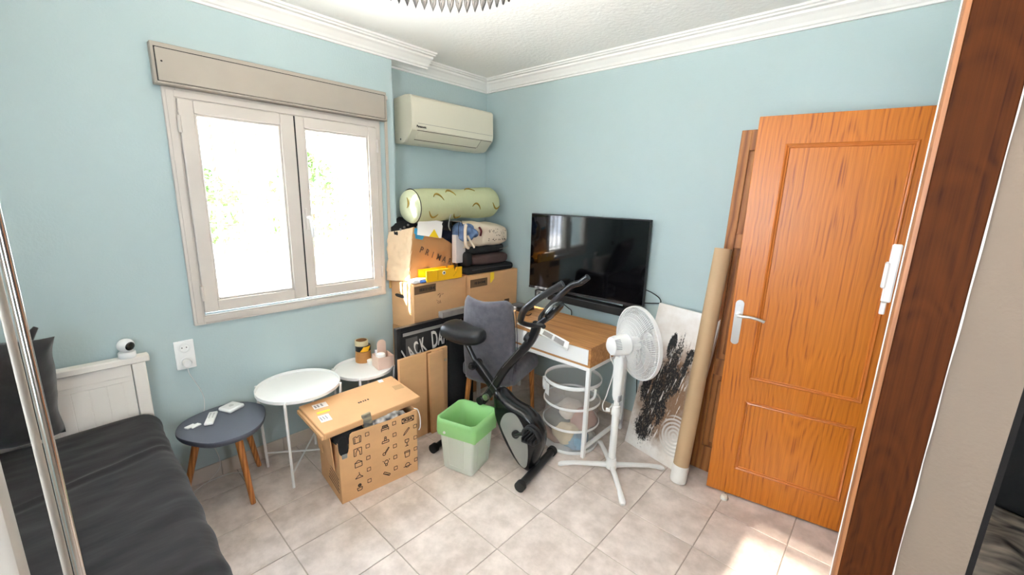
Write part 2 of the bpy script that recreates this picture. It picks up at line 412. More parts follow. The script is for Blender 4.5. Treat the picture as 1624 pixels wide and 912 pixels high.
b = B(); holed(b, 'x', 2.825, 2.925, -1.33, 0, [(-1.0, -.2, 0, 2.07)]); struct('wall_right', b, M_WALL)
b = B(); holed(b, 'y', YF-.1, YF, -.2, XE+.1, [(1.80, 2.95, 1.0, 2.05), (.93, 1.45, 1.6, 2.02)]); struct('wall_front', b, M_WALL)
b = B(); holed(b, 'x', XE, XE+.1, YF-.1, .1, [(-2.50, -2.10, .95, 1.9)]); struct('wall_hall', b, M_HALLWALL)
w3 = sempty('fill_window_3', (XE, -2.35, .9))  # unseen window added to light the faces turned towards the hall
b = B()
for y0, y1, z0, z1 in [(-2.50, -2.46, .95, 1.9), (-2.14, -2.10, .95, 1.9), (-2.46, -2.14, .95, .99), (-2.46, -2.14, 1.86, 1.9)]: box(b, (XE+.02, y0, z0), (XE+.08, y1, z1))
mk('window_frame', b, M_PVC, w3)
for y0, y1 in ((-2.46, -2.14),):
    b = B(); box(b, (XE+.04, y0, .99), (XE+.044, y1, 1.86)); mk('pane', b, glass(), w3)
b = B(); box(b, (-.45, YF-.1, ZC), (XE+.1, .15, ZC+.1)); struct('ceiling', b, M_CEIL)
# stub wall with wooden casing beside the entrance, dark room behind it
b = B(); box(b, (2.795, -1.44, 0), (2.908, -1.33, ZC)); box(b, (2.69, -1.44, 2.2), (2.908, -1.33, ZC)); struct('wall_stub', b, M_HALLWALL)
b = B(); box(b, (2.908, -1.44, 2.06), (XE, -1.33, ZC)); struct('wall_lintel', b, M_DARKWALL)
jb = sempty('door_2', (2.74, -1.40, 0))
b = B(); box(b, (2.700, -1.452, 0), (2.797, -1.334, 2.2), bev=.002); mk('jamb_post', b, M_JAMB, jb)
b = B(); prism(b, [(2.700, -1.452), (2.700, -1.334), (2.694, -1.334), (2.6885, -1.345), (2.6885, -1.442), (2.692, -1.450)], 0, 2.2); mk('jamb_edging', b, M_JAMBEDGE, jb, smooth=True)
b = B(); box(b, (2.6862, -1.36, 0), (2.70, -1.333, 2.2), bev=.001); mk('sealing_strip', b, M_WHITE, jb)
b = B()
grid(b, lambda u, v: Vector((2.797+.0025*(1+1.2*nz((0, 0, v*2.2), 8, 3)) * u, -1.4525-.001*u, v*2.2)), 2, 90); mk('paint_edge', b, mat('rough_white_paint', lin(214, 206, 196), .8), jb, solid=.001)
# latch on the jamb
lt = thing('door_latch', 'white plastic sliding latch fixed to the edge of the wooden door jamb', 'latch', (2.68, -1.35, 1.45))
b = B(); box(b, (2.664, -1.352, 1.40), (2.6835, -1.334, 1.545), bev=.003); mk('latch_body', b, mat('latch_plastic', lin(196, 194, 190), .5), lt)
b = B(); box(b, (2.658, -1.356, 1.435), (2.668, -1.330, 1.500), bev=.003); mk('latch_slider', b, mat('latch_plastic', lin(196, 194, 190), .5), lt)
b = B(); box(b, (2.6655, -1.36, 1.37), (2.677, -1.338, 1.40), bev=.002); mk('latch_tongue', b, mat('latch_plastic', lin(196, 194, 190), .5), lt)
# dark room
b = B(); box(b, (2.925, -.03, 0), (XE, -.001, ZC)); struct('wall_dark_room', b, M_DARKWALL)
b = B(); box(b, (XE-.02, -1.33, 0), (XE-.001, -.03, ZC)); struct('wall_dark_side', b, M_DARKWALL)
b = B(); box(b, (2.925, -1.33, 0), (2.94, -1.0, ZC)); box(b, (2.925, -.2, 0), (2.94, -.03, ZC)); struct('wall_dark_inner', b, M_DARKWALL)
sf = thing('sofa', 'dark sofa covered with a patterned grey blanket in the dark room', 'sofa', (3.4, -.6, 0))
b = B(); box(b, (2.96, -1.15, .04), (3.95, -.05, .40), bev=.04, seg=3); mk('seat_base', b, M_BLKCL, sf, smooth=True)
b = B(); box(b, (2.96, -.24, .40), (3.95, -.05, .85), bev=.05, seg=3); mk('backrest', b, M_BLKCL, sf, smooth=True)
b = B()
def blanket(u, v):
    x = 2.965+u*.96; y = -1.165+v*.9
    z = .425+.045*abs(nz((x*2.2, y*1.4, 0), 3, 5))+.03*nz((x, y, 1), 9, 2)
    if v < .04: z = .2
    return Vector((x, y, z))
grid(b, blanket, 60, 50); mk('blanket', b, M_PATT, sf, smooth='all', solid=.01)

# cornices
def cornice(name, pts, closed=False):
    """extrude the moulding along a wall: pts = (start, end, outward normal)"""
    prof = [(0, 2.500), (.012, 2.500), (.014, 2.512), (.022, 2.516), (.030, 2.530), (.052, 2.556), (.066, 2.566), (.070, 2.578), (.088, 2.580), (.092, 2.588), (.104, 2.590), (.108, 2.600), (0, 2.600)]
    prof = [(u*1.2, 2.5+(z-2.5)*.85) for u, z in prof]; s, e, n = map(Vector, pts); bm = B()
    A = [bm.verts.new(s+n*u+Vector((0, 0, z))) for u, z in prof]; C_ = [bm.verts.new(e+n*u+Vector((0, 0, z))) for u, z in prof]
    k = len(prof)
    for i in range(k): bm.faces.new((A[i], A[(i+1) % k], C_[(i+1) % k], C_[i]))
    bm.faces.new(A); bm.faces.new(list(reversed(C_)))
    return struct(name, bm, M_CORN)
cornice('trim_1', ((0, YF, 0), (0, -.765, 0), (1, 0, 0)))
cornice('trim_2', ((XB, DREC, 0), (XB, 0, 0), (1, 0, 0)))
cornice('trim_3', ((XB, 0, 0), (2.825, 0, 0), (0, -1, 0)))
cornice('trim_4', ((2.825, 0, 0), (2.825, -1.33, 0), (-1, 0, 0)))
cornice('trim_5', ((0, YF, 0), (XE, YF, 0), (0, 1, 0)))
# skirting tiles
M_SK = mat('skirting_tile_glaze', lin(206, 194, 182), .4, var=.05, vscale=9)
def skirting(name, p0, p1, n):
    p0, p1, n = Vector(p0), Vector(p1), Vector(n); L = (p1-p0).length; d = (p1-p0)/L
    bb = B(); M = Matrix((d, n, Vector((0, 0, 1)))).transposed().to_4x4(); M.translation = p0
    box(bb, (0, 0, 0), (L, .004, .088), M); root = struct(name, bb, M_GROUT)
    k = 0; first = None
    while k < L-.02:
        q = min(k+.332, L); bb = B(); box(bb, (k+.001, .0041, .001), (q-.001, .012, .09), M, bev=.0015); mk('skirting_tile', bb, M_SK, root); k += .3345
    return root
skirting('baseboard_left', (0, YF, 0), (0, DREC, 0), (1, 0, 0))
skirting('baseboard_back', (XB, 0, 0), (2.825, 0, 0), (0, -1, 0))
skirting('baseboard_recess', (XB, DREC, 0), (XB, 0, 0), (1, 0, 0))

# ------------------------------------------------------------------ window_1
win = sempty('window_1', (0, (WY0+WY1)/2, WZ0))
def picture_frame(bm, x0, x1, y0, y1, z0, z1, w, bev=.002, wz=None):
    wz = wz or w
    box(bm, (x0, y0, z0), (x1, y0+w, z1), bev=bev); box(bm, (x0, y1-w, z0), (x1, y1, z1), bev=bev)
    box(bm, (x0, y0+w, z0), (x1, y1-w, z0+wz), bev=bev); box(bm, (x0, y0+w, z1-wz), (x1, y1-w, z1), bev=bev)
b = B(); picture_frame(b, -.06, .022, WY0, WY1, WZ0, WZ1, .05)
picture_frame(b, .022, .028, WY0+.012, WY1-.012, WZ0+.012, WZ1-.012, .03, bev=.001); mk('window_frame', b, M_PVC, win)
for k, (a, c, ga, gc) in enumerate([(-2.247, -1.722, -2.186, -1.794), (-1.716, -1.205, -1.668, -1.268)]):
    sh = B()
    z0, z1, gz0, gz1 = .985, 2.046, 1.045, 1.986
    for lo, hi in [((-.03, a, z0), (.045, ga, z1)), ((-.03, gc, z0), (.045, c, z1)), ((-.03, ga, z0), (.045, gc, gz0)), ((-.03, ga, gz1), (.045, gc, z1))]: box(sh, lo, hi, bev=.004, seg=2)
    sash = mk('sash', sh, M_PVC, win)
    bb = B(); picture_frame(bb, -.01, .036, ga, gc, gz0, gz1, .012, bev=.003); mk('glazing_bead', bb, M_PVC, sash)
    bb = B(); box(bb, (0, ga+.004, gz0+.004), (.004, gc-.004, gz1-.004)); mk('pane', bb, glass(), sash)
    hy = a-.002 if k == 0 else c+.002
    for hz in (1.09, 1.93):
        bb = B(); cyl(bb, (.046, hy, hz-.04), (.046, hy, hz+.04), .008, n=10); box(bb, (.03, hy-.007, hz-.012), (.049, hy+.007, hz+.012)); mk('hinge', bb, M_PVC, sash)
b = B(); box(b, (.02, -1.7225, .99), (.0445, -1.7155, 2.044)); mk('sash_gap', b, M_DARKGAP, win)
b = B(); box(b, (.045, -1.700, 1.40), (.056, -1.675, 1.53), bev=.006, seg=2); hd = mk('handle_plate', b, M_PVC, win)
b = B(); tube(b, [(.056, -1.688, 1.475), (.085, -1.688, 1.475), (.09, -1.684, 1.45), (.088, -1.676, 1.36)], .0095, 10, k=4); mk('handle_lever', b, M_WPLAS, hd, smooth='all')
# shutter box above
sb = sempty('trim_6', (0, -1.73, WZ1)); 
b = B(); box(b, (-.18, -2.225, WZ1+.006), (-.001, -1.235, 2.24)); 
box(b, (0, -2.322, WZ1+.002), (.05, -1.128, 2.276), bev=.003); mk('shutter_box', b, M_SHUT, sb)
b = B(); box(b, (.05, -2.306, WZ1+.016), (.058, -1.146, 2.252), bev=.002); ld = mk('shutter_lid', b, M_SHUT, sb)
b = B(); box(b, (.0495, -2.310, WZ1+.012), (.0535, -1.142, 2.256)); mk('lid_gap', b, M_DARKGAP, sb)
for yy in (-2.287,):
    b = B(); cyl(b, (.057, yy, 2.195), (.0595, yy, 2.195), .004, n=10); mk('screw', b, M_DARKGAP, ld)
b = B(); box(b, (0.05, -2.315, WZ1+.002), (.066, -1.135, WZ1+.012), bev=.002); mk('lid_rail', b, M_SHUT, sb)
# shutter strap on the right of the window
st = thing('shutter_strap', 'beige roller shutter strap hanging beside the window frame', 'strap', (.01, -1.115, .95))
b = B(); box(b, (.008, -1.125, 1.20), (.010, -1.103, 2.24)); mk('strap_band', b, mat('strap_webbing', lin(186, 176, 162), .9), st)
b = B(); box(b, (.0, -1.128, 2.235), (.02, -1.100, 2.262), bev=.003); mk('strap_guide', b, M_PVC, st)
b = B(); box(b, (.0, -1.13, .95), (.014, -1.098, 1.21), bev=.003); mk('strap_winder', b, mat('strap_winder_pine', lin(206, 160, 92), .6), st)
b = B(); box(b, (.0, -1.124, 1.21), (.016, -1.104, 1.222)); mk('winder_slot', b, M_BLACK, st)

# fill_window_2 (unseen, added behind the camera as fill) with an added sun-blocking roof outside
w2 = sempty('fill_window_2', (1.475, YF, 1.0))
b = B()
for x0, x1, z0, z1 in [(1.80, 1.84, 1.0, 2.05), (2.91, 2.95, 1.0, 2.05), (1.84, 2.91, 1.0, 1.04), (1.84, 2.91, 2.01, 2.05), (2.355, 2.395, 1.04, 2.01)]: box(b, (x0, YF-.07, z0), (x1, YF-.01, z1))
mk('window_frame', b, M_PVC, w2)
for x0, x1 in ((1.84, 2.355), (2.395, 2.91)):
    b = B(); box(b, (x0, YF-.04, 1.04), (x1, YF-.036, 2.01)); mk('pane', b, glass(), w2)
w4 = sempty('sun_patch_window', (1.19, YF, 1.6))  # unseen window added only to drop a sun patch by the door
b = B()
for x0, x1, z0, z1 in [(.93, .95, 1.6, 2.02), (1.43, 1.45, 1.6, 2.02), (.95, 1.43, 1.6, 1.62), (.95, 1.43, 2.0, 2.02)]: box(b, (x0, YF-.07, z0), (x1, YF-.01, z1))
mk('window_frame', b, M_PVC, w4)
b = B(); box(b, (.95, YF-.04, 1.62), (1.43, YF-.036, 2.0)); mk('pane', b, glass('sun_dimming_glass', (.42, .40, .38)), w4)  # tint added to dim the sun patch
b = B()
for x0, x1, y0, y1 in ((-.4, .72, -5.9, YF-.1), (1.6, 4.0, -5.9, YF-.1), (.72, 1.6, -5.9, -4.66), (.72, 1.6, -4.10, YF-.1), (.72, 1.6, -4.165, -4.15), (.72, 1.6, -4.215, -4.20)): box(b, (x0, y0, 2.25), (x1, y1, 2.265))
struct('sun_block_roof', b, M_CEIL)  # unseen roof added to block sun, its opening shapes the floor patch

# ------------------------------------------------------------------ outside the window
b = B(); box(b, (-16, -16, -.35), (12, 10, -.2)); struct('ground', b, M_GRND)
gr = thing('window_grille', 'white wrought iron window grille with twisted bars and scrolls', 'grille', (-.3, -1.73, .97))
gx = -.235
for z in (1.02, 1.42, 1.60, 1.99):
    b = B(); box(b, (gx-.003, -2.24, z-.007), (gx+.003, -1.22, z+.007)); mk('cross_bar', b, M_IRON, gr)
for k in range(9):
    yy = -2.18+k*.115
    if k == 4: continue
    b = B(); M = Matrix()
    n = 60; rings = []
    for i in range(n):
        a = i*.55 if 4 < i < 56 else 0
        z = .98+i/(n-1)*1.2
        rings.append([b.verts.new((gx+.0105*math.cos(a+j*PI/2+PI/4), yy+.0105*math.sin(a+j*PI/2+PI/4), z)) for j in range(4)])
    for A, C_ in zip(rings, rings[1:]):
        for j in range(4): b.faces.new((A[j], A[(j+1) % 4], C_[(j+1) % 4], C_[j]))
    mk('twisted_bar', b, M_IRON, gr)
def scroll(y0, z0, s, zs):
    pts = [(gx, y0+s*.085*math.exp(-.16*t)*math.cos(t), z0+zs*.085*math.exp(-.16*t)*math.sin(t)) for t in [i*.3 for i in range(30)]]
    return list(reversed(pts))+[(gx, y0+s*.075, z0-zs*.08), (gx, y0+s*.03, z0-zs*.19)]
for sd in (-1, 1):
    for z0, zs in ((1.30, -1), (1.68, 1), (1.52, -.6)):
        b = B(); tube(b, scroll(-1.72+sd*.075, z0, sd, zs), .006, 6); mk('scroll', b, M_IRON, gr, smooth=True)
# low garden wall, railing and hedge bushes
b = B(); box(b, (-4.6, -9, -.2), (-4.45, 5, .35)); struct('wall_garden', b, mat('garden_wall_render', lin(226, 220, 210), .9))
fe = thing('garden_fence', 'pale metal railing on the garden wall outside the window', 'fence', (-4.52, -1.5, .35))
for z in (.55, 1.32):
    b = B(); box(b, (-4.54, -9, z), (-4.5, 5, z+.05)); mk('rail', b, M_IRON, fe)
b = B(); box(b, (-.01, -.012, 0), (.01, .012, .98)); p0 = None
for k in range(100):
    if p0 is None: p0 = mk('picket', b, M_IRON, fe); o = p0
    else: o = p0.copy(); COL.objects.link(o)
    o.matrix_parent_inverse = Matrix.Translation(fe.location).inverted(); o.location = (-4.52, -8.9+k*.139, .36)
def bush(label, c, dims, n, seed):
    random.seed(seed)
    t = thing('hedge_bush', label, 'bush', (c[0], c[1], -.2), group='bushes outside the window')
    b = B()
    for i in range(n):
        a, e, r = random.uniform(0, 2*PI), random.uniform(-.3, 1)*PI/2, random.uniform(.6, 1.05)
        p = Vector((c[0]+dims[0]*r*math.cos(e)*math.cos(a), c[1]+dims[1]*r*math.cos(e)*math.sin(a), c[2]+dims[2]*r*math.sin(e)))
        q = Matrix.Rotation(random.uniform(0, 6), 3, Vector((random.random(), random.random(), random.random()+.1)).normalized())
        L = random.uniform(.05, .09)
        vs_ = [b.verts.new(p+q @ Vector(v)) for v in ((0, -L, 0), (L*.4, 0, .01), (0, L, 0), (-L*.4, 0, .01))]
        b.faces.new(vs_)
    mk('foliage', b, M_LEAF, t)
    b = B(); tube(b, [(c[0], c[1], -.2), (c[0]+.03, c[1], c[2]*.6), (c[0], c[1]+.05, c[2])], .05, 6); mk('stem', b, mat('bush_stem', lin(96, 76, 56), .9), t)
for k, (y, z, dz, lb) in enumerate([(-2.7, .9, .75, 'low leafy bush outside behind the left window pane'), (-1.2, 1.05, .95, 'leafy bush outside behind the middle of the window'), (.6, 1.2, 1.1, 'tall leafy bush outside behind the right window pane'), (2.6, 1.2, 1.2, 'wide leafy bush outside at the far end of the fence')]):
    bush(lb, (-5.6, y, z), (.6, .72, dz), 1400, 30+k)
random.seed(11)

# ------------------------------------------------------------------ doors
dr = sempty('door_1', (2.093, -.356, 0), R(10.17)); DW = .722
dr['label'] = 'orange oak veneer room door standing open with a steel lever handle'
b = B(); box(b, (0, 0, .01), (DW, .04, 2.04), bev=.0015); mk('door_leaf', b, M_DOOR, dr)
M_MOUL = mat('door_moulding', lin(196, 114, 50), .25, var=.06, vscale=40, stretch=(1, 1, .05), coat=.4)
for z0, z1 in ((.714, 1.911), (.176, .594)):
    px0, px1 = .123, .598
    for (a0, c0, a1, c1) in ((px0, z0, px1, z0), (px1, z0, px1, z1), (px1, z1, px0, z1), (px0, z1, px0, z0)):
        b = B(); p, q = Vector((a0, 0, c0)), Vector((a1, 0, c1)); d = (q-p).normalized(); inn = d.cross(Vector((0, 1, 0))); inn = inn if (Vector(((px0+px1)/2, 0, (z0+z1)/2))-p).dot(inn) > 0 else -inn
        prof = [(0, .001), (.002, -.004), (.006, -.008), (.010, -.006), (.013, -.003), (.018, -.005), (.022, .001)]
        A = [b.verts.new(p+inn*u+d*u+Vector((0, y, 0))) for u, y in prof]; C_ = [b.verts.new(q+inn*u-d*u+Vector((0, y, 0))) for u, y in prof]
        for i in range(len(prof)-1): b.faces.new((A[i], A[i+1], C_[i+1], C_[i]))
        b.faces.new(A); b.faces.new(list(reversed(C_)))
        mk('panel_moulding', b, M_MOUL, dr, smooth=True)
hp = B(); prism(hp, [(.03*math.cos(t)*.66, .021*math.sin(t)+(.10 if math.sin(t) >= 0 else -.10)) for t in [i*PI/10 for i in range(20)]], 0, .005, frame((.034, -.0001, 1.015), (1, 0, 0), (0, 0, 1)))
for f in hp.verts: pass
hpl = mk('handle_plate', hp, M_STEEL, dr)
b = B(); cyl(b, (.034, -.004, 1.058), (.034, -.045, 1.058), .011); tube(b, [(.034, -.045, 1.058), (.05, -.052, 1.06), (.09, -.05, 1.062), (.13, -.047, 1.056), (.155, -.046, 1.048)], .008, 10, k=4); mk('handle_lever', b, M_STEEL, hpl, smooth=True)
for zz in (.925, 1.105):
    b = B(); cyl(b, (.034, -.0045, zz), (.034, -.0068, zz), .004, n=10); mk('screw', b, M_STEEL, hpl)
for zz in (.25, 1.02, 1.8):
    b = B(); cyl(b, (DW+.006, .004, zz-.045), (DW+.006, .004, zz+.045), .007, n=10); mk('hinge', b, M_STEEL, dr)
fr = sempty('door_3', (2.825, -.6, 0))
b = B()
for lo, hi in [((2.81, -.2, 0), (2.93, -.17, 2.10)), ((2.81, -1.03, 0), (2.93, -1.0, 2.10)), ((2.81, -1.03, 2.07), (2.93, -.17, 2.10))]: box(b, lo, hi)
mk('door_frame', b, M_JAMB, fr)
# old door leaf leaning behind
od = thing('door_leaf', 'old brown wooden door leaf with small panels leaning on the wall behind the orange door', 'door', (2.25, -.2, 0))
oM = frame((1.945, -.212, .002), (1, .012, 0), (-.023, .075, 1))
def obox(bm, x0, x1, z0, z1, y0, y1, bev=.002): box(bm, (x0, z0, y0), (x1, z1, y1), oM, bev)
b = B()
for x0, x1 in ((0, .052), (.28, .36), (.588, .64)): obox(b, x0, x1, 0, 2.03, -.03, 0)
for z0, z1 in ((0, .16), (.62, .72), (1.38, 1.46), (1.92, 2.03)):
    for x0, x1 in ((.052, .28), (.36, .588)): obox(b, x0, x1, z0, z1, -.03, 0)
mk('stiles_and_rails', b, M_OLDDOOR, od)
for z0, z1 in ((.16, .62), (.72, 1.38), (1.46, 1.92)):
    for x0, x1 in ((.052, .28), (.36, .588)):
        b = B(); obox(b, x0, x1, z0, z1, -.022, -.016, 0); obox(b, x0+.03, x1-.03, z0+.03, z1-.03, -.017, -.006, .006); mk('panel', b, M_OLDDOOR, od)
ds = thing('door_stop', 'small clear round door stop on the floor by the orange door', 'door stop', (2.20, -.385, 0))
b = B(); lathe(b, [(0, 0), (.02, 0), (.021, .008), (.017, .02), (.012, .024), (0, .024)], Matrix.Translation((2.20, -.385, 0))); mk('stop_body', b, mat('clear_rubber', lin(226, 216, 200), .25), ds, smooth=True)
b = B(); lathe(b, [(.021, .006), (.0225, .008), (.021, .011)], Matrix.Translation((2.20, -.385, 0))); mk('stop_ring', b, M_STEEL, ds, smooth=True)

# ================================================================== WALL THINGS
# air conditioner
ac = thing('air_conditioner', 'ivory wall mounted air conditioner unit in the corner', 'air conditioner', (-.06, -.535, 1.99))
prof = [(-.169, 2.30), (-.03, 2.312), (.032, 2.306), (.05, 2.29), (.054, 2.11), (.05, 2.075), (-.03, 1.998), (-.06, 1.99), (-.169, 1.99)]
acm = lambda y: frame((0, y, 0), (1, 0, 0), (0, 0, 1))
b = B(); prism(b, prof, .135, .935, acm(0)); bmesh.ops.bevel(b, geom=[e for e in b.edges], offset=.004, segments=2, affect='EDGES'); body = mk('ac_body', b, M_ACW, ac, smooth=True)
b = B(); box(b, (.05, -.885, 2.1185), (.0548, -.145, 2.121)); mk('panel_seam', b, mat('ac_seam_shadow', lin(150, 144, 132), .6), body)
ln_ = Vector((-.08, 0, -.077)).normalized(); nn = Vector((.077, 0, -.08)).normalized()
LM = Matrix((Vector((0, 1, 0)), ln_, nn)).transposed().to_4x4(); LM.translation = Vector((.05, 0, 2.075))
b = B(); box(b, (-.875, .006, .0005), (-.27, .082, .005), LM, bev=.002); mk('louvre_flap', b, M_ACW, ac)
b = B(); box(b, (-.888, .002, -.002), (-.15, .005, .0012), LM); box(b, (-.875, .083, -.002), (-.27, .089, .0012), LM); box(b, (-.265, .004, -.002), (-.2635, .085, .0012), LM); mk('outlet_gap', b, mat('ac_gap', lin(84, 74, 60), .8), ac)
b = B(); text_bm(b, 'Panasonic', .021, frame((.0545, -.855, 2.098), (0, 1, 0), (0, 0, 1)), bold=.0007); mk('lettering', b, M_INK, body)
b = B(); cyl(b, (-.09, -.9355, 2.015), (-.09, -.9375, 2.015), .006, n=10); mk('side_screw', b, M_DARKGAP, body)
# television (on a swivel bracket, turned a little)
tv = thing('television', 'large black flat screen television mounted on the blue wall', 'television', (.979, -.088, .905), R(4.2))
TW, TH = .487, .600
b = B(); box(b, (-TW, 0, 0), (TW, .03, TH), bev=.003); mk('tv_body', b, M_BLACK, tv)
b = B(); box(b, (-TW+.008, -.0015, .016), (TW-.008, .0005, TH-.008)); mk('screen', b, M_SCREEN, tv)
b = B(); box(b, (-.18, .03, .15), (.18, .06, .45)); mk('wall_bracket', b, M_BLACK, tv)
b = B(); box(b, (-TW, -.004, -.004), (TW, .004, .012), bev=.002); mk('bezel', b, mat('dark_grey_bezel', lin(44, 44, 46), .3), tv)
b = B(); box(b, (.34, -.002, -.018), (.46, .02, -.004), bev=.003); mk('sensor_strip', b, M_BLACKG, tv)
sbar = thing('soundbar', 'long black soundbar mounted under the television', 'soundbar', (.98, -.06, .82))
b = B(); box(b, (.54, -.105, .822), (1.43, -.03, .882), bev=.008, seg=2); mk('soundbar_body', b, M_BLACK, sbar, smooth=True)
b = B(); box(b, (.548, -.1065, .827), (1.422, -.104, .876)); mk('grille_cloth', b, M_BLKCL, sbar)
b = B(); box(b, (.62, -.03, .83), (.70, -.001, .87)); box(b, (1.25, -.03, .83), (1.33, -.001, .87)); mk('wall_bracket', b, M_BLACK, sbar)
def cable(name, label, pts, r, m, k=6, group=None):
    b = B(); tube(b, pts, r, 6, k=k); return tag(mk(name, b, m, smooth='all'), label, 'cable', group)
cable('power_cable', 'black cable looping from the right side of the television to the wall', [(1.47, -.04, 1.03), (1.52, -.05, 1.02), (1.565, -.035, .99), (1.57, -.02, .955), (1.52, -.012, .94), (1.45, -.015, .93)], .004, M_BLACK)
cable('speaker_cable', 'black cable hanging from the middle of the soundbar to the desk', [(.76, -.03, .823), (.78, -.02, .79), (.83, -.02, .765), (.86, -.02, .74), (.87, -.03, .6)], .0035, M_BLACK)
cable('thin_cable', 'black cable hanging from the right end of the soundbar behind the fan', [(1.36, -.03, .823), (1.345, -.015, .78), (1.36, -.015, .70), (1.42, -.014, .64), (1.46, -.014, .3), (1.47, -.016, .1)], .0035, M_BLACK)
# double socket
so_ = thing('wall_socket', 'white double power socket on the blue wall above the headboard end', 'socket', (0, -2.352, .69))
b = B(); box(b, (0, -2.394, .69), (.010, -2.310, .846), bev=.003, seg=2); mk('socket_plate', b, M_WPLAS, so_, smooth=True)
for z in (.808, .728):
    XM = Matrix.Translation((.0095, -2.352, z)) @ Matrix.Rotation(R(90), 4, 'Y')
    b = B(); lathe(b, [(.028, .001), (.026, .003), (.022, .0035), (.0205, .001), (.0205, .0006), (0, .0006)], XM, 24); sk = mk('socket_well', b, M_WPLAS, so_, smooth=True)
    b = B()
    for dy in (-.0095, .0095): cyl(b, (.0098, -2.352+dy, z), (.0106, -2.352+dy, z), .003, n=8)
    mk('socket_hole', b, M_DARKGAP, sk)
pg = thing('plug', 'white round charger plug in the lower socket with a thin cable', 'plug', (.01, -2.352, .728))
b = B(); lathe(b, [(0, 0), (.019, 0), (.0195, .012), (.021, .022), (.017, .034), (0, .035)], Matrix.Translation((.0115, -2.352, .728)) @ Matrix.Rotation(R(90), 4, 'Y'), 20); mk('plug_body', b, M_WPLAS, pg, smooth=True)
b = B(); tube(b, [(.03, -2.352, .71), (.034, -2.35, .67), (.02, -2.325, .60), (.014, -2.302, .52), (.014, -2.305, .44), (.02, -2.33, .36), (.022, -2.30, .25), (.018, -2.27, .12), (.02, -2.28, .05), (.05, -2.36, .006), (.09, -2.42, .004)], .0016, 6, k=6); mk('plug_cable', b, M_CABLEW, pg, smooth='all')
cable('floor_cable', 'white cable lying on the floor along the skirting under the grey table', [(.10, -2.44, .004), (.035, -2.36, .004), (.025, -2.26, .0045), (.05, -2.20, .004), (.10, -2.17, .004)], .003, M_CABLEW)
# ceiling lamp
lc = Vector((1.495, -1.815, 0)); LR = .27
lp = thing('pendant_lamp', 'grey zigzag wire ring lamp hanging from the ceiling', 'lamp', (lc.x, lc.y, 2.3))
n = 54; pts = []
for i in range(n):
    for j, (rr, zz) in enumerate(((LR, 2.298), (LR+.012, 2.385))):
        a = 2*PI*(i+j*.5)/n; pts.append((lc.x+rr*math.cos(a), lc.y+rr*math.sin(a), zz))
b = B(); tube(b, pts, .0062, 6, closed=True, k=3); mk('zigzag_shade', b, M_LAMP, lp, smooth='all')
b = B(); tube(b, [(lc.x+(LR+.012)*math.cos(2*PI*i/48), lc.y+(LR+.012)*math.sin(2*PI*i/48), 2.392) for i in range(48)], .006, 8, closed=True)
for k in range(3):
    a = 2*PI*k/3+.4; tube(b, [(lc.x+(LR+.012)*math.cos(a), lc.y+(LR+.012)*math.sin(a), 2.392), (lc.x, lc.y, 2.50)], .004, 6)
mk('lamp_frame', b, M_LAMP, lp, smooth=True)
b = B(); lathe(b, [(0, 2.585), (.06, 2.584), (.06, 2.574), (.012, 2.565), (.012, 2.46), (.02, 2.455), (.02, 2.42), (0, 2.42)], Matrix.Translation((lc.x, lc.y, 0)), 24); mk('ceiling_rose', b, M_LAMP, lp, smooth=True)
b = B(); lump(b, (lc.x, lc.y, 2.375), (.11, .11, .09), 1); mk('bulb', b, M_BULB, lp, smooth='all')
b = B(); lathe(b, [(0, 2.312), (.09, 2.318), (.15, 2.345), (.165, 2.375), (.163, 2.376), (.145, 2.35), (.09, 2.325), (0, 2.318)], Matrix.Translation((lc.x, lc.y, 0)), 32); mk('added_uplight_bowl', b, M_WHITE, lp, smooth=True)  # bowl added out of view to throw the bulb light at the ceiling

# ================================================================== BED
bed = thing('bed', 'single bed with white headboard and charcoal velour cover', 'bed', (1.0, -3.0, 0))
HB = (-2.512, -3.42)
b = B(); box(b, (.030, HB[1], .80), (.085, HB[0]+.012, .832), bev=.004); mk('headboard_top_rail', b, M_HEAD, bed)
for y0 in (HB[0]-.055, HB[1]):
    b = B(); box(b, (.035, y0, 0), (.078, y0+.05, .80), bev=.003); mk('headboard_post', b, M_HEAD, bed)
b = B(); box(b, (.045, HB[1]+.05, .38), (.064, HB[0]-.058, .80)); mk('headboard_panel', b, M_HEAD, bed)
b = B(); box(b, (.064, HB[1]+.05, .74), (.072, HB[0]-.058, .80), bev=.002); box(b, (.064, HB[1]+.05, .715), (.068, HB[0]-.058, .74), bev=.001); mk('headboard_moulding', b, M_HEAD, bed)
b = B()
for k in range(14):
    y = HB[1]+.06+k*.058
    if y+.054 < HB[0]-.06: box(b, (.064, y, .40), (.0665, y+.055, .714), bev=.001)
mk('headboard_boards', b, M_HEAD, bed)
b = B(); box(b, (.09, -3.40, .10), (1.96, -2.55, .32)); mk('bed_base', b, mat('bed_base_fabric', lin(60, 58, 60), .9), bed)
b = B()
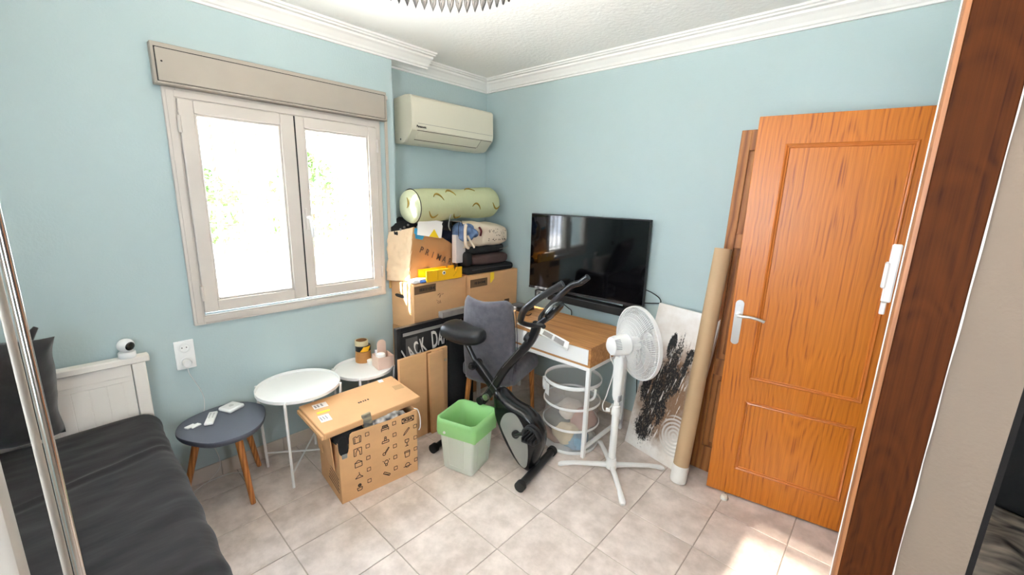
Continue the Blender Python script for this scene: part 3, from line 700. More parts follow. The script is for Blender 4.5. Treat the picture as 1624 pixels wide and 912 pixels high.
def cover(u, v):
    x = .092+u*1.87
    yc, hw, top = -2.98, .475, .555
    # cross-section: hanging side, rounded edge, top, rounded edge, hanging side
    r = .075; L1 = .38; Lr = PI/2*r; Lt = 2*hw-2*r; tot = 2*L1+2*Lr+Lt; s = v*tot
    if s < L1: y, z, ny, nzv = hw, top-r-(L1-s), 1, 0
    elif s < L1+Lr: a = (s-L1)/r; y, z, ny, nzv = hw-r+r*math.cos(a), top-r+r*math.sin(a), math.cos(a), math.sin(a)
    elif s < L1+Lr+Lt: y, z, ny, nzv = hw-r-(s-L1-Lr), top, 0, 1
    elif s < L1+2*Lr+Lt: a = PI/2+(s-L1-Lr-Lt)/r; y, z, ny, nzv = -hw+r+r*math.cos(a), top-r+r*math.sin(a), math.cos(a), math.sin(a)
    else: y, z, ny, nzv = -hw, top-r-(s-L1-2*Lr-Lt), -1, 0
    ex = min(1, max(0, (x-.092)/.07)); z -= (1-math.sqrt(max(0, 1-(1-ex)**2)))*.045*(nzv > 0)
    ex2 = min(1, max(0, (1.962-x)/.07)); z -= (1-math.sqrt(max(0, 1-(1-ex2)**2)))*.05*(nzv > 0)
    w_ = .010*nz((x*2.5+y*1.6, y*1.2, z), 1.6, 2)+.006*nz((x*6+y*3, y*2.2, z*2), 1.7, 5)+.003*nz((x*14, y*5, z*4), 1.6, 8)
    f1 = abs((x-.62)+.28*(y)+.015*nz((x, y, 0), 6, 1)); w_ += .006*math.exp(-(f1/.012)**2)*(nzv > .5) - .004*math.exp(-((f1-.03)/.02)**2)*(nzv > .5)
    return Vector((x, yc+y+ny*w_, max(z+nzv*w_, .14)))
grid(b, cover, 170, 110); mk('bed_cover', b, M_BED, bed, smooth='all')
b = B()
def mattress_end(u, v): return Vector((1.955, -2.53-u*.9, .15+v*.375))
grid(b, mattress_end, 4, 4); mk('cover_foot_end', b, M_BED, bed, solid=.01)
# pillows
pM = Matrix.Rotation(R(-68), 4, 'Y') @ Matrix.Rotation(R(4), 4, 'Z')
def pillow(name, label, c, dims, M, seed, ears=True):
    t = thing(name, label, 'pillow', (c[0], c[1], .56))
    b = B()
    def fn(sgn):
        def f(u, v):
            x, y = u*2-1, v*2-1
            h = (max(0, 1-x**4)*max(0, 1-y**4))**.45
            pin = 1+.05*(x*x*y*y)
            p = Vector((x*dims[0]/2*pin*(1-.06*(1-abs(x))*y*y), y*dims[1]/2*pin, sgn*dims[2]/2*h))
            p += Vector((nz((x, y, 0), 2, seed), nz((x, y, 3), 2, seed), sgn*(nz((x, y, 5*sgn), 2.5, seed)+.6*nz((x, y, sgn), 6, seed))*h))*.012
            return Vector(c)+M.to_3x3() @ p
        return f
    grid(b, fn(1), 30, 30); grid(b, fn(-1), 30, 30); bmesh.ops.remove_doubles(b, verts=b.verts[:], dist=.004)
    mk('pillow_cover', b, M_PILL, t, smooth='all')
    return t
pt = pillow('pillow', 'charcoal square pillow leaning against the white headboard', (.215, -3.065, .82), (.50, .50, .15), pM, 3)
b = B(); tube(b, [(.18, -2.862, 1.015), (.172, -2.845, 1.045), (.17, -2.832, 1.064)], lambda t: .016*(1-.5*t), 8); mk('pillow_corner', b, M_PILL, pt, smooth='all')
pillow('flat_pillow', 'dark grey pillow lying in front of the leaning charcoal pillow', (.62, -3.22, .61), (.45, .38, .12), Matrix.Rotation(R(8), 4, 'Y'), 6)
# baby camera
bc = thing('security_camera', 'small round white security camera standing on the white headboard', 'camera', (.058, -2.575, .832))
cM = Matrix.Translation((.058, -2.575, .832))
b = B(); lathe(b, [(0, 0), (.031, 0), (.033, .003), (.033, .024), (.031, .028), (0, .03)], cM, 28); mk('camera_base', b, M_WPLAS, bc, smooth=True)
b = B(); lump(b, (.058, -2.575, .832+.059), (.066, .066, .064), 1, 28, 18); hd_ = mk('camera_head', b, M_WPLAS, bc, smooth='all')
b = B()
fd = Vector((.75, .42, -.05)).normalized(); FM = Matrix.Translation((.058, -2.575, .891)) @ fd.to_track_quat('Z', 'Y').to_matrix().to_4x4()
lathe(b, [(.0205, .0275), (.018, .0298), (.010, .0335), (0, .0345)], FM, 24); bmesh.ops.scale(b, vec=(1.0, 1, 1), verts=b.verts[:]); mk('lens_face', b, M_BLACKG, hd_, smooth=True)
# posts of a clothes rack near the camera
rk = thing('clothes_rack', 'clothes rack with a slim chrome pole and white post by the bed', 'clothes rack', (2.05, -2.78, 0))
def azp(deg, d): return (CAM.x-d*math.sin(R(deg)), CAM.y+d*math.cos(R(deg)))
for nm, a0, a1, d, m_, zt in (('chrome_pole', 92.83, 93.62, .63, M_CHROME, 1.9), ('white_post', 93.68, 94.32, .66, mat('dull_white_metal', lin(176, 170, 160), .5), 1.9)):
    am = (a0+a1)/2; px_, py_ = azp(am, d); r_ = d*R((a1-a0)/2)
    b = B(); cyl(b, (px_, py_, .03), (px_, py_, zt), r_, n=24); mk(nm, b, m_, rk, smooth=True)
px_, py_ = azp(96.75, .60)
b = B(); box(b, (px_-.05, py_-.11, .03), (px_+.0, py_+.0, 1.85), bev=.008, seg=2); mk('side_panel', b, mat('dull_white_metal', lin(176, 170, 160), .5), rk, smooth=True)
b = B(); box(b, (1.99, -3.0, 0), (2.12, -2.74, .035), bev=.006); mk('rack_base', b, M_WHITE, rk)

# ================================================================== SIDE TABLES
gt = thing('side_table', 'side table with slate grey pebble shaped top and three beech legs', 'table', (.26, -2.27, 0))
outl = [(.218, -2.466), (.308, -2.452), (.428, -2.377), (.463, -2.282), (.447, -2.196), (.376, -2.123), (.256, -2.076), (.173, -2.079), (.083, -2.139), (.048, -2.237), (.073, -2.357), (.129, -2.433)]
sp = [(p.x, p.y) for p in spline([(x, y, 0) for x, y in outl], 5, True)]
cx, cy = .26, -2.27
b = B()
rings = []
for z, s_ in ((.418, .955), (.428, .985), (.436, 1.0), (.444, 1.0), (.448, .99), (.4475, .95)):
    rings.append([b.verts.new((cx+(x-cx)*s_, cy+(y-cy)*s_, z)) for x, y in sp])
for A, C_ in zip(rings, rings[1:]):
    for j in range(len(A)): b.faces.new((A[j], A[(j+1) % len(A)], C_[(j+1) % len(A)], C_[j]))
b.faces.new(list(reversed(rings[0]))); b.faces.new(rings[-1]); mk('tabletop', b, M_TABG, gt, smooth=True)
for tp, ft in (((.345, -2.24), (.385, -2.214)), ((.145, -2.165), (.062, -2.088)), ((.20, -2.37), (.155, -2.47))):
    b = B(); cyl(b, (ft[0], ft[1], 0), (tp[0], tp[1], .42), .0125, .019, 14); mk('leg', b, M_LEG, gt, smooth=True)
rm = thing('remote_control', 'white remote control lying on the grey pebble shaped table', 'remote control', (.19, -2.31, .448))
RM_ = Matrix.Translation((.185, -2.31, .448)) @ Matrix.Rotation(R(68), 4, 'Z')
b = B(); box(b, (-.02, -.065, .0), (.02, .065, .014), RM_ @ Matrix.Rotation(R(90), 4, 'Z') @ Matrix.Rotation(R(-90), 4, 'Z'), bev=.005, seg=2); mk('remote_body', b, M_WPLAS, rm, smooth=True)
b = B()
for r_ in range(4):
    for c_ in range(2): cyl(b, RM_ @ Vector((-.008+c_*.016, -.005+r_*.014, .0138)), RM_ @ Vector((-.008+c_*.016, -.005+r_*.014, .0152)), .004, n=10)
mk('buttons', b, mat('grey_buttons', lin(178, 178, 176), .5), rm)
hb = thing('network_hub', 'small rounded white plastic hub on the grey pebble shaped table', 'hub', (.13, -2.2, .448))
b = B(); box(b, (-.045, -.045, 0), (.045, .045, .022), Matrix.Translation((.135, -2.205, .448)) @ Matrix.Rotation(R(25), 4, 'Z'), bev=.0105, seg=4); mk('hub_body', b, M_WPLAS, hb, smooth=True)
b = B(); cyl(b, (.135, -2.205, .470), (.135, -2.205, .4712), .012, n=20); mk('hub_button', b, mat('pale_grey_plastic', lin(206, 206, 204), .4), hb)
hg = thing('cable_clip', 'small white H shaped plastic clip on the grey pebble shaped table', 'clip', (.205, -2.39, .448))
HM = Matrix.Translation((.205, -2.392, .448)) @ Matrix.Rotation(R(20), 4, 'Z')
b = B(); box(b, (-.006, -.028, 0), (.006, .028, .008), HM, bev=.002); mk('clip_bridge', b, M_WPLAS, hg)
b = B(); box(b, (-.02, -.030, 0), (-.006, .014, .008), HM, bev=.002); box(b, (.006, -.014, 0), (.02, .030, .008), HM, bev=.002); mk('clip_arms', b, M_WPLAS, hg)

def tray_table(label, c, r, h, rot):
    t = thing('tray_table', label, 'table', (c[0], c[1], 0))
    T = Matrix.Translation((c[0], c[1], 0))
    b = B(); lathe(b, [(0, h-.022), (r-.006, h-.022), (r, h-.018), (r, h), (r-.003, h+.001), (r-.005, h), (r-.007, h-.014), (0, h-.014)], T, 56); mk('tray', b, M_WHITE, t, smooth=True)
    rr = r-.012
    for k in range(4):
        a = rot+k*PI/2; x, y = c[0]+math.cos(a)*rr, c[1]+math.sin(a)*rr
        b = B(); xo, yo = c[0]+math.cos(a)*(r+.006), c[1]+math.sin(a)*(r+.006)
        cyl(b, (x, y, 0), (xo, yo, h-.005), .0075, n=12); mk('leg', b, M_WHITE, t, smooth=True)
    for k in range(2):
        a = rot+k*PI/2; b = B(); tube(b, [(c[0]+math.cos(a)*rr, c[1]+math.sin(a)*rr, .085+k*.008), (c[0]-math.cos(a)*rr, c[1]-math.sin(a)*rr, .085+k*.008)], .005, 8); mk('cross_bar', b, M_WHITE, t, smooth=True)
    return t
tray_table('larger round white metal tray table next to the grey pebble shaped table', (.243, -1.888), .224, .53, R(-38))
tray_table('smaller round white metal tray table carrying tape rolls and a pink organiser', (.205, -1.462), .188, .50, R(-35))
# things on the small tray table
def roll(name, label, c, z0, h, ro, ri, m, tilt=0):
    t = thing(name, label, 'tape', (c[0], c[1], z0), group='tape rolls stacked on the white tray table')
    T = Matrix.Translation((c[0], c[1], z0)) @ Matrix.Rotation(R(tilt), 4, 'X')
    b = B(); lathe(b, [(ri+.004, 0), (ro, 0), (ro, h), (ri+.004, h)], T, 32, close=True); mk('tape_winding', b, m, t, smooth=True)
    b = B(); lathe(b, [(ri, -.0), (ri+.004, 0), (ri+.004, h+.0005), (ri, h+.0005)], T, 32, close=True); mk('core', b, M_CARDEDGE, t, smooth=True)
    return t
tz = .487
roll('tape_roll', 'brown packing tape roll at the bottom of the tape stack', (.085, -1.40), tz, .05, .052, .036, M_TAPEBR)
roll('tape_roll', 'second brown packing tape roll in the tape stack', (.087, -1.40), tz+.0505, .028, .051, .036, M_TAPEBR)
yt = roll('tape_roll', 'black and yellow hazard tape roll near the top of the tape stack', (.082, -1.397), tz+.079, .036, .050, .034, M_BLACK)
b = B(); grid(b, lambda u, v: Vector((.082+.0508*math.cos(-.9+u*1.1+v*.5), -1.397+.0508*math.sin(-.9+u*1.1+v*.5), tz+.080+v*.034)), 14, 3); mk('yellow_stripe', b, M_YEL, yt, solid=.0006)
roll('tape_roll', 'pale clear tape roll on top of the tape stack', (.075, -1.403), tz+.1155, .034, .044, .032, M_TAPECL)
jr = thing('small_jar', 'small round white jar on the small tray table by the tape stack', 'jar', (.165, -1.385, tz))
b = B(); lathe(b, [(0, 0), (.024, 0), (.026, .003), (.026, .018), (.0, .018)], Matrix.Translation((.165, -1.385, tz)), 24); mk('jar_body', b, M_WHITE, jr, smooth=True)
b = B(); lathe(b, [(.0275, .018), (.0275, .026), (.024, .028), (0, .028)], Matrix.Translation((.165, -1.385, tz)), 24); mk('jar_lid', b, M_WPLAS, jr, smooth=True)
pk = thing('desk_organiser', 'blush pink plastic organiser box on the small white tray table', 'organiser', (.25, -1.36, tz))
PM = Matrix.Translation((.262, -1.352, tz)) @ Matrix.Rotation(R(-8), 4, 'Z')
b = B()
for lo, hi in [((-.055, -.055, 0), (.055, .055, .004)), ((-.055, -.055, .004), (-.051, .055, .085)), ((.051, -.055, .004), (.055, .055, .085)), ((-.051, -.055, .004), (.051, -.051, .085)), ((-.051, .051, .004), (.051, .055, .085))]: box(b, lo, hi, PM, bev=.0015)
mk('organiser_box', b, M_PINK, pk)
b = B(); prism(b, [(-.03, .0)]+[(.03*math.cos(t)-.0, .14+.03*math.sin(t)) for t in [PI-i*PI/10 for i in range(11)]]+[(.03, 0)], 0, .006, PM @ frame((-.045, .01, .005), (0, 1, 0), (0, 0, 1))); mk('handle_panel', b, M_PINK, pk)
nb = thing('note_pad', 'lilac note pad standing in the pink organiser', 'note pad', (.22, -1.39, tz+.005))
b = B(); box(b, (-.045, -.03, .006), (-.036, .035, .115), PM @ Matrix.Rotation(R(-14), 4, 'Y') @ Matrix.Translation((.012, 0, 0)), bev=.001); mk('pad_pages', b, M_PAPER, nb)
b = B(); box(b, (-.0495, -.032, .004), (-.0455, .037, .118), PM @ Matrix.Rotation(R(-14), 4, 'Y') @ Matrix.Translation((.012, 0, 0)), bev=.001); mk('pad_cover', b, M_LIL, nb)
wc = thing('cream_tub', 'round cream tub standing in the front of the pink organiser', 'tub', (.30, -1.37, tz+.005))
b = B(); lathe(b, [(0, .004), (.026, .004), (.028, .08), (.0, .08)], PM @ Matrix.Translation((.018, -.02, 0)), 20); mk('tub_body', b, M_PINK, wc, smooth=True)
b = B(); lathe(b, [(.029, .08), (.029, .096), (.026, .1), (0, .1)], PM @ Matrix.Translation((.018, -.02, 0)), 20); mk('tub_lid', b, M_PAPER, wc, smooth=True)

# ================================================================== CARTONS IN THE CORNER
def carton(name, label, o, u, w, d, h, m=None, tape=True, flaps=True, group=None):
    """closed carton; local x along front, local y depth, z up; origin front left bottom"""
    u = Vector(u).normalized(); v = Vector((-u.y, u.x, 0))
    M = Matrix((u, v, Vector((0, 0, 1)))).transposed().to_4x4(); M.translation = Vector(o)
    c = M @ Vector((w/2, d/2, 0))
    t = thing(name, label, 'box', c, group=group)
    b = B(); box(b, (0, 0, 0), (w, d, h-.004), M, bev=.003); body = mk('carton_body', b, m or M_CARD, t)
    if flaps:
        for k, (y0, y1) in enumerate(((.001, d/2-.002), (d/2+.002, d-.001))):
            b = B(); box(b, (.001, y0, h-.004), (w-.001, y1, h), M, bev=.0015); mk('top_flap', b, m or M_CARD, t)
    if tape:
        b = B(); box(b, (-.0012, d/2-.025, h-.09), (0, d/2+.025, h-.004), M); box(b, (-.0012, d/2-.025, h), (w+.0012, d/2+.025, h+.0008), M); mk('packing_tape', b, M_TAPE, t)
    return t, M
UA = (-.06, .998, 0)
def smudge(bm, M, x0, x1, zc, h, seed):
    rnd = random.Random(seed); x = x0
    while x < x1:
        w_ = rnd.uniform(.003, .010); hh = h*rnd.uniform(.55, 1)
        box(bm, (x, -.0016, zc-hh/2), (x+w_, -.0008, zc+hh/2), M); x += w_+rnd.uniform(.002, .006)
tA, MA = carton('moving_box', 'large cardboard moving box under the paper bag in the corner stack', (.268, -1.10, .68), UA, .51, .258, .332)
b = B(); box(b, (.006, -.001, .26), (.20, .0, .318), MA); mk('printed_band', b, M_INKG, tA)
b = B(); smudge(b, MA, .05, .19, .288, .026, 3); mk('band_lettering', b, M_INK, tA)
b = B()
for px_, pz_, s_, r_ in ((.215, .225, .028, 25), (.235, .205, .022, 70), (.205, .19, .02, -30), (.255, .225, .018, 10)): 
    bar(b, MA @ Vector((px_, -.0006, pz_)), MA @ Vector((px_+s_*math.cos(R(r_)), -.0006, pz_+s_*math.sin(R(r_)))), .0012, .005, (1, 0, 0))
for k in range(3): bar(b, MA @ Vector((.215+.012*k, -.0006, .175+.004*k)), MA @ Vector((.222+.012*k, -.0006, .16)), .0012, .003, (1, 0, 0))
mk('printed_marks', b, M_INK, tA)
b = B(); box(b, (.072, -.0012, .0), (.104, 0, .026), MA); mk('printed_square', b, M_INK, tA)
b = B(); box(b, (.40, -.0012, .03), (.455, 0, .075), MA); mk('printed_stamp', b, M_INKG, tA)
b = B(); HM_ = MA @ frame((0, .16, .23), (0, 1, 0), (0, 0, 1))
prism(b, [(.035*math.cos(t)+(.02 if math.cos(t) > 0 else -.02)*1, .013*math.sin(t)) for t in [i*PI/8 for i in range(16)]], .0, .0015, HM_ @ Matrix.Scale(-1, 4, (0, 0, 1))); mk('hand_hole', b, M_DARKGAP, tA)
tB, MB_ = carton('moving_box', 'cardboard box with a yellow sticker in the corner under the black bags', (.268, -.578, .68), (0, 1, 0), .56, .42, .335)
b = B(); box(b, (.004, -.001, .235), (.19, 0, .30), MB_); mk('printed_band', b, M_INKG, tB)
b = B(); smudge(b, MB_, .05, .165, .268, .022, 5); mk('band_lettering', b, M_INK, tB)
b = B(); prism(b, [(0, 0), (.032, .03), (.032, .085), (-.012, .085), (-.012, .0)], 0, .0015, MB_ @ frame((.235, 0, .25), (1, 0, 0), (0, 0, 1))); mk('yellow_sticker', b, M_YELT, tB)
b = B(); box(b, (.40, -.0012, .04), (.46, 0, .08), MB_); mk('printed_stamp', b, M_INKG, tB)
carton('moving_box', 'brown cardboard box right below the box with the paper bag', (.255, -1.10, .342), UA, .51, .25, .336, M_CARD2)
carton('moving_box', 'brown cardboard box right below the box with the yellow sticker', (.255, -.578, .342), (0, 1, 0), .56, .40, .336, M_CARD2)
carton('moving_box', 'cardboard box on the floor behind the framed sign', (.255, -1.10, .002), UA, .51, .25, .338, M_CARD2)
carton('moving_box', 'cardboard box on the floor in the room corner behind the chair', (.255, -.578, .002), (0, 1, 0), .56, .40, .338, M_CARD2)
# framed sign
js = thing('framed_sign', 'black framed bar sign with silver lettering leaning on the cartons', 'sign', (.44, -1.05, 0))
b = B()
y0, y1, z1 = -1.355, -.755, .79
for lo, hi in [((.41, y0, 0), (.445, y0+.03, z1)), ((.41, y1-.03, 0), (.445, y1, z1)), ((.41, y0+.03, 0), (.445, y1-.03, .03)), ((.41, y0+.03, z1-.03), (.445, y1-.03, z1))]: box(b, lo, hi, bev=.002)
mk('sign_frame', b, M_BLACK, js)
b = B(); box(b, (.412, y0+.03, .03), (.430, y1-.03, z1-.03)); mk('sign_panel', b, mat('dark_mirror_print', lin(40, 39, 39), .25), js)
b = B(); box(b, (.4285, y0+.055, z1-.066), (.4315, y1-.05, z1-.044)); mk('silver_line', b, M_FROST, js)
b = B(); box(b, (.4285, y0+.075, .25), (.4312, y0+.165, z1-.085)); mk('grey_field', b, mat('grey_print', lin(78, 76, 74), .35), js)
b = B()
for i, ch in enumerate("JACK DANIEL'S"):
    if ch == ' ': continue
    a = R((i-6)*4.7); big = ch in 'JD' and i in (0, 5)
    ctr = Vector((.4318, -1.0+.6*math.sin(a), .045+.6*math.cos(a)))
    uu = Vector((0, math.cos(a), -math.sin(a))); vv = Vector((0, math.sin(a), math.cos(a)))
    text_bm(b, ch, .175 if big else .145, frame(ctr, uu, vv), depth=.0008, squeeze=.42, bold=.003)
mk('sign_lettering', b, mat('pale_silver_letters', lin(214, 210, 204), .4), js)
# flat cartons in front of it
f1 = thing('flat_carton', 'wide flat cardboard carton standing upright before the framed sign', 'carton', (.485, -1.18, 0))
b = B(); box(b, (.468, -1.372, 0), (.492, -.985, .60), bev=.002); mk('carton_body', b, M_CARD, f1)
b = B(); box(b, (.4915, -1.165, .001), (.4935, -1.125, .599)); mk('brown_seam', b, M_CARDEDGE, f1)
f2 = thing('flat_carton', 'narrow flat cardboard carton standing upright over the wide flat carton', 'carton', (.51, -1.08, 0))
FM2 = Matrix.Translation((.498, -1.145, 0)) @ Matrix.Rotation(R(1.5), 4, 'X')
b = B(); box(b, (0, 0, 0), (.022, .115, .592), FM2, bev=.002); mk('carton_body', b, M_CARD, f2)
b = B(); cyl(b, (.4935, -1.005, .505), (.496, -1.005, .505), .012, n=14); mk('round_sticker', b, mat('pale_sticker', lin(190, 164, 132), .6), f1)
bcs = thing('black_case', 'tall flat black case standing behind the exercise bike saddle', 'case', (.51, -.86, 0))
b = B(); box(b, (.448, -.972, 0), (.505, -.745, .63), bev=.012, seg=3); mk('case_body', b, M_BLKCL, bcs, smooth=True)
b = B(); tube(b, [(.476, -.90, .628), (.476, -.895, .65), (.476, -.83, .65), (.476, -.825, .628)], .006, 6, k=4); mk('case_handle', b, M_BLACK, bcs, smooth=True)
gb = thing('grey_batten', 'short grey wooden batten lying on top of the framed sign', 'batten', (.43, -.86, .79))
b = B(); box(b, (.405, -.995, .791), (.45, -.72, .833), bev=.002); mk('batten_body', b, M_GREYW, gb)
b = B(); box(b, (.4045, -.7205, .7915), (.4505, -.70, .8325), bev=.002); mk('batten_end', b, mat('pale_end_grain', lin(190, 184, 176), .7), gb)

# ================================================================== ON TOP OF THE CARTONS
TZ = 1.0135
pb = thing('paper_bag', 'crumpled brown paper shopping bag with a printed brand name on the boxes', 'bag', (.1, -.9, TZ))
FBL, FTL, FTR, FBR = Vector((.15, -1.06, TZ+.004)), Vector((.13, -1.0, 1.40)), Vector((.13, -.55, 1.225)), Vector((.15, -.60, TZ+.004))
LBB, LBT = Vector((.012, -1.155, TZ+.002)), Vector((.012, -1.135, 1.36))
def bil(a, b_, c, d, u, v): return a.lerp(b_, u).lerp(d.lerp(c, u), v)
b = B()
def ffront(u, v):
    p = bil(FBL, FBR, FTR, FTL, u, v)
    k = max(0, u-.72)/.28; p.z += -.03*k*k*v + .03*math.sin(min(1, u*1.3)*PI)*v*v*.6
    p.x += .010*nz((u*3, v*3, 0), 1.5, 4)+.006*nz((u*7, v*6, 0), 1.4, 2) - .05*k*k*v; p.z = max(p.z, TZ+.003)
    return p
grid(b, ffront, 30, 26); fp = mk('bag_front', b, M_KRAFT, pb, smooth='all', solid=.0015)
b = B()
def fside(u, v):
    p = bil(FBL, LBB, LBT, FTL, u, v); p.y += .016*abs(nz((u*3, v*5, 0), 1.6, 8))-.006*nz((u*9, v*14, 0), 1, 3)+.028*math.sin(u*PI)*v; p.x = max(p.x, .008)
    if v < .25: p.y -= .02*(.25-v)*4*math.sin(u*PI)
    return p
grid(b, fside, 20, 40); mk('bag_side', b, M_KRAFTL, pb, smooth='all', solid=.0015)
b = B(); grid(b, lambda u, v: bil(LBB+Vector((0, .02, 0)), Vector((-.06, -.64, TZ+.004)), Vector((-.06, -.6, 1.2)), LBT+Vector((-.0, .02, 0)), u, v)+Vector((.01*nz((u*4, v*4, 0), 1, 6)+(.07*math.sin(min(1, u*3)*PI/2)*0), 0, 0)) if u > .2 else bil(LBB+Vector((0, .02, 0)), Vector((.01, -.64, TZ+.004)), Vector((.01, -.6, 1.2)), LBT+Vector((0, .02, 0)), u, v), 16, 8); mk('bag_back', b, M_KRAFT, pb, smooth='all', solid=.0015)
def on_front(u, v, off=.0035): 
    p = ffront(u, v); p.x += off; return p
for i, ch in enumerate('PRIMARK'):
    b = B(); uu = .175+i*.118; vv = .60-.035*i
    p = on_front(uu, vv, .014); e_ = (on_front(uu+.05, vv-.015, .012)-p).normalized()
    text_bm(b, ch, .066, frame(p, Vector((0, e_.y, e_.z)), Vector((0, -e_.z, e_.y))), squeeze=.85, bold=.0004); mk('bag_letter', b, mat('grey_bag_ink', lin(84, 70, 62), .8), pb)
b = B(); grid(b, lambda u, v: on_front(.02+u*.22, .99-v*.19*(1 if .12 < u < .88 else .55), .005), 12, 6); mk('blue_print', b, M_CYAN, pb, solid=.001)
b = B()
def handle_fold(u, v):
    a = (u-.5)*PI; rr = .055*(1-.1*v)
    return Vector((.165, -.60, 1.235)) + Vector((.012+.01*v, math.sin(a)*.02+.075*v, math.cos(a)*.02+.055*(u-.3)-.06*v))
prism(b, [(.075*math.cos(t)*(1.0 if math.cos(t) > 0 else .8), .047*math.sin(t)) for t in [i*PI/12 for i in range(24)]], 0, .002, frame((.172, -.60, 1.205), (0, .98, -.25), (0, .25, .98)))
mk('torn_handle_flap', b, mat('inner_kraft', lin(146, 104, 66), .85), pb)
bk_ = thing('white_book', 'white cardboard folder with a yellow corner sticking out of the paper bag', 'folder', (.1, -.9, 1.2))
BKM = frame((.152, -.975, 1.345), (0, .985, -.17), (-.05, .17, .985))
b = B(); box(b, (0, 0, -.012), (.215, .125, 0), BKM, bev=.001); mk('folder_cover', b, M_PAPER, bk_)
b = B(); prism(b, [(.10, .0), (.14, .06), (.19, .0)], 0, .001, BKM); mk('yellow_corner', b, M_YELT, bk_)
mb = thing('mitre_box', 'yellow plastic mitre box lying in front of the paper bag', 'mitre box', (.215, -.82, TZ))
MM = frame((.262, -.985, TZ), (0, 1, 0), (-1, 0, 0))   # x along length, y depth
b = B(); box(b, (0, .001, 0), (.33, .108, .012), MM, bev=.001); mk('mitre_floor', b, M_YEL, mb)
for nm, y0, y1 in (('side_wall', 0, .012), ('side_wall', .097, .109)):
    b = B()
    prism(b, [(0, 0), (.33, 0), (.33, .082), (.278, .082), (.270, .055), (.262, .060), (.252, .082), (0, .082)], 0, .012, MM @ Matrix.Translation((0, y0+.012, 0)) @ Matrix.Rotation(R(90), 4, 'X')); mk(nm, b, M_YEL, mb)
b = B(); bar(b, MM @ Vector((.245, -.0006, .018)), MM @ Vector((.275, -.0006, .05)), .0012, .003, (1, 0, 0)); bar(b, MM @ Vector((.10, -.0006, .01)), MM @ Vector((.10, -.0006, .075)), .0012, .0015, (1, 0, 0)); mk('saw_slot', b, mat('dark_yellow', lin(176, 122, 10), .6), mb)
b = B(); XM = Matrix.Translation(MM @ Vector((.155, -.001, .055))) @ Matrix.Rotation(R(90), 4, 'Y'); lathe(b, [(0, .0), (.014, 0), (.014, .002), (0, .002)], XM, 20); sk_ = mk('round_sticker', b, M_PAPER, mb)
b = B(); lathe(b, [(0, .0022), (.007, .0022), (.007, .003), (0, .003)], XM, 16); mk('sticker_print', b, M_INK, sk_)
pk1 = thing('white_packet', 'small white packet lying on the box beside the yellow mitre box', 'packet', (.2, -1.03, TZ))
b = B(); lump(b, (.215, -1.04, TZ+.014), (.07, .12, .027), .45, amp=.004, fs=30, M=Matrix.Rotation(R(15), 4, 'Z')); mk('packet_film', b, M_PAPER, pk1, smooth='all')
sg_ = thing('sponge', 'blue and white sponge lying in front of the yellow mitre box', 'sponge', (.245, -1.0, TZ))
SM = Matrix.Translation((.238, -.995, TZ+.03)) @ Matrix.Rotation(R(8), 4, 'Z')
b = B(); box(b, (-.024, -.04, 0), (.022, .045, .016), SM @ Matrix.Translation((0, 0, -.028)), bev=.005, seg=2); mk('blue_layer', b, M_BLUE, sg_, smooth=True)
b = B(); box(b, (-.024, -.05, .0165), (.015, .03, .026), SM @ Matrix.Translation((-.004, 0, -.028)), bev=.004, seg=2); mk('white_layer', b, M_PAPER, sg_, smooth=True)
# black jacket at the back of the bag
bj = thing('black_jacket', 'black crumpled jacket stuffed behind the paper bag near the window', 'jacket', (.03, -1.0, 1.2))
b = B(); lump(b, (-.03, -.99, 1.395), (.18, .26, .10), .8, 36, 20, amp=.03, fs=16, seed=3, M=Matrix.Rotation(R(18), 4, 'X')); mk('jacket_cloth', b, M_BLKCL, bj, smooth='all')
b = B()
for k in range(5): cyl(b, (.062, -1.06+k*.032, 1.38+.015*k), (.069, -1.06+k*.032, 1.38+.015*k), .008, n=12)
mk('jacket_buttons', b, mat('grey_button', lin(120, 118, 116), .4), bj)
nv = thing('navy_clothes', 'navy blue clothes heap between the paper bag and the tote bag', 'clothes', (.05, -.62, 1.1))
b = B(); lump(b, (-.02, -.65, 1.26), (.20, .26, .36), .8, 44, 28, amp=.03, fs=14, seed=5); mk('clothes_heap', b, M_NAVY, nv, smooth='all')
bh = thing('black_cloth', 'black cloth bunched under the bolster behind the white folder', 'cloth', (.08, -.72, 1.38))
b = B(); lump(b, (.07, -.70, 1.405), (.16, .14, .09), .8, 30, 18, amp=.025, fs=18, seed=9); mk('cloth_bunch', b, M_BLKCL, bh, smooth='all')
wb = thing('white_paper_bag', 'slim white paper gift bag with black cord handles beside the paper bag', 'bag', (.2, -.63, TZ+.08))
WM = frame((.205, -.665, 1.115), (0, 1, 0), (0, .03, 1))
b = B(); box(b, (0, 0, -.05), (.095, .215, 0), WM, bev=.002); mk('gift_bag_body', b, mat('grey_white_paper', lin(206, 202, 200), .7, var=.04), wb)
for dx in (.0,):
    b = B(); tube(b, [WM @ Vector(p) for p in ((.022, .205, .003), (.02, .28, .006), (.04, .325, .006), (.062, .28, .006), (.066, .205, .003))], .0025, 6, k=5); mk('cord_handle', b, M_RUB, wb, smooth=True)
b = B(); tube(b, [WM @ Vector(p) for p in ((-.03, .25, -.03), (-.055, .29, -.02), (-.04, .36, -.02), (-.01, .37, -.03))], .004, 6, k=5); mk('silver_cord', b, M_SILV, wb, smooth=True)
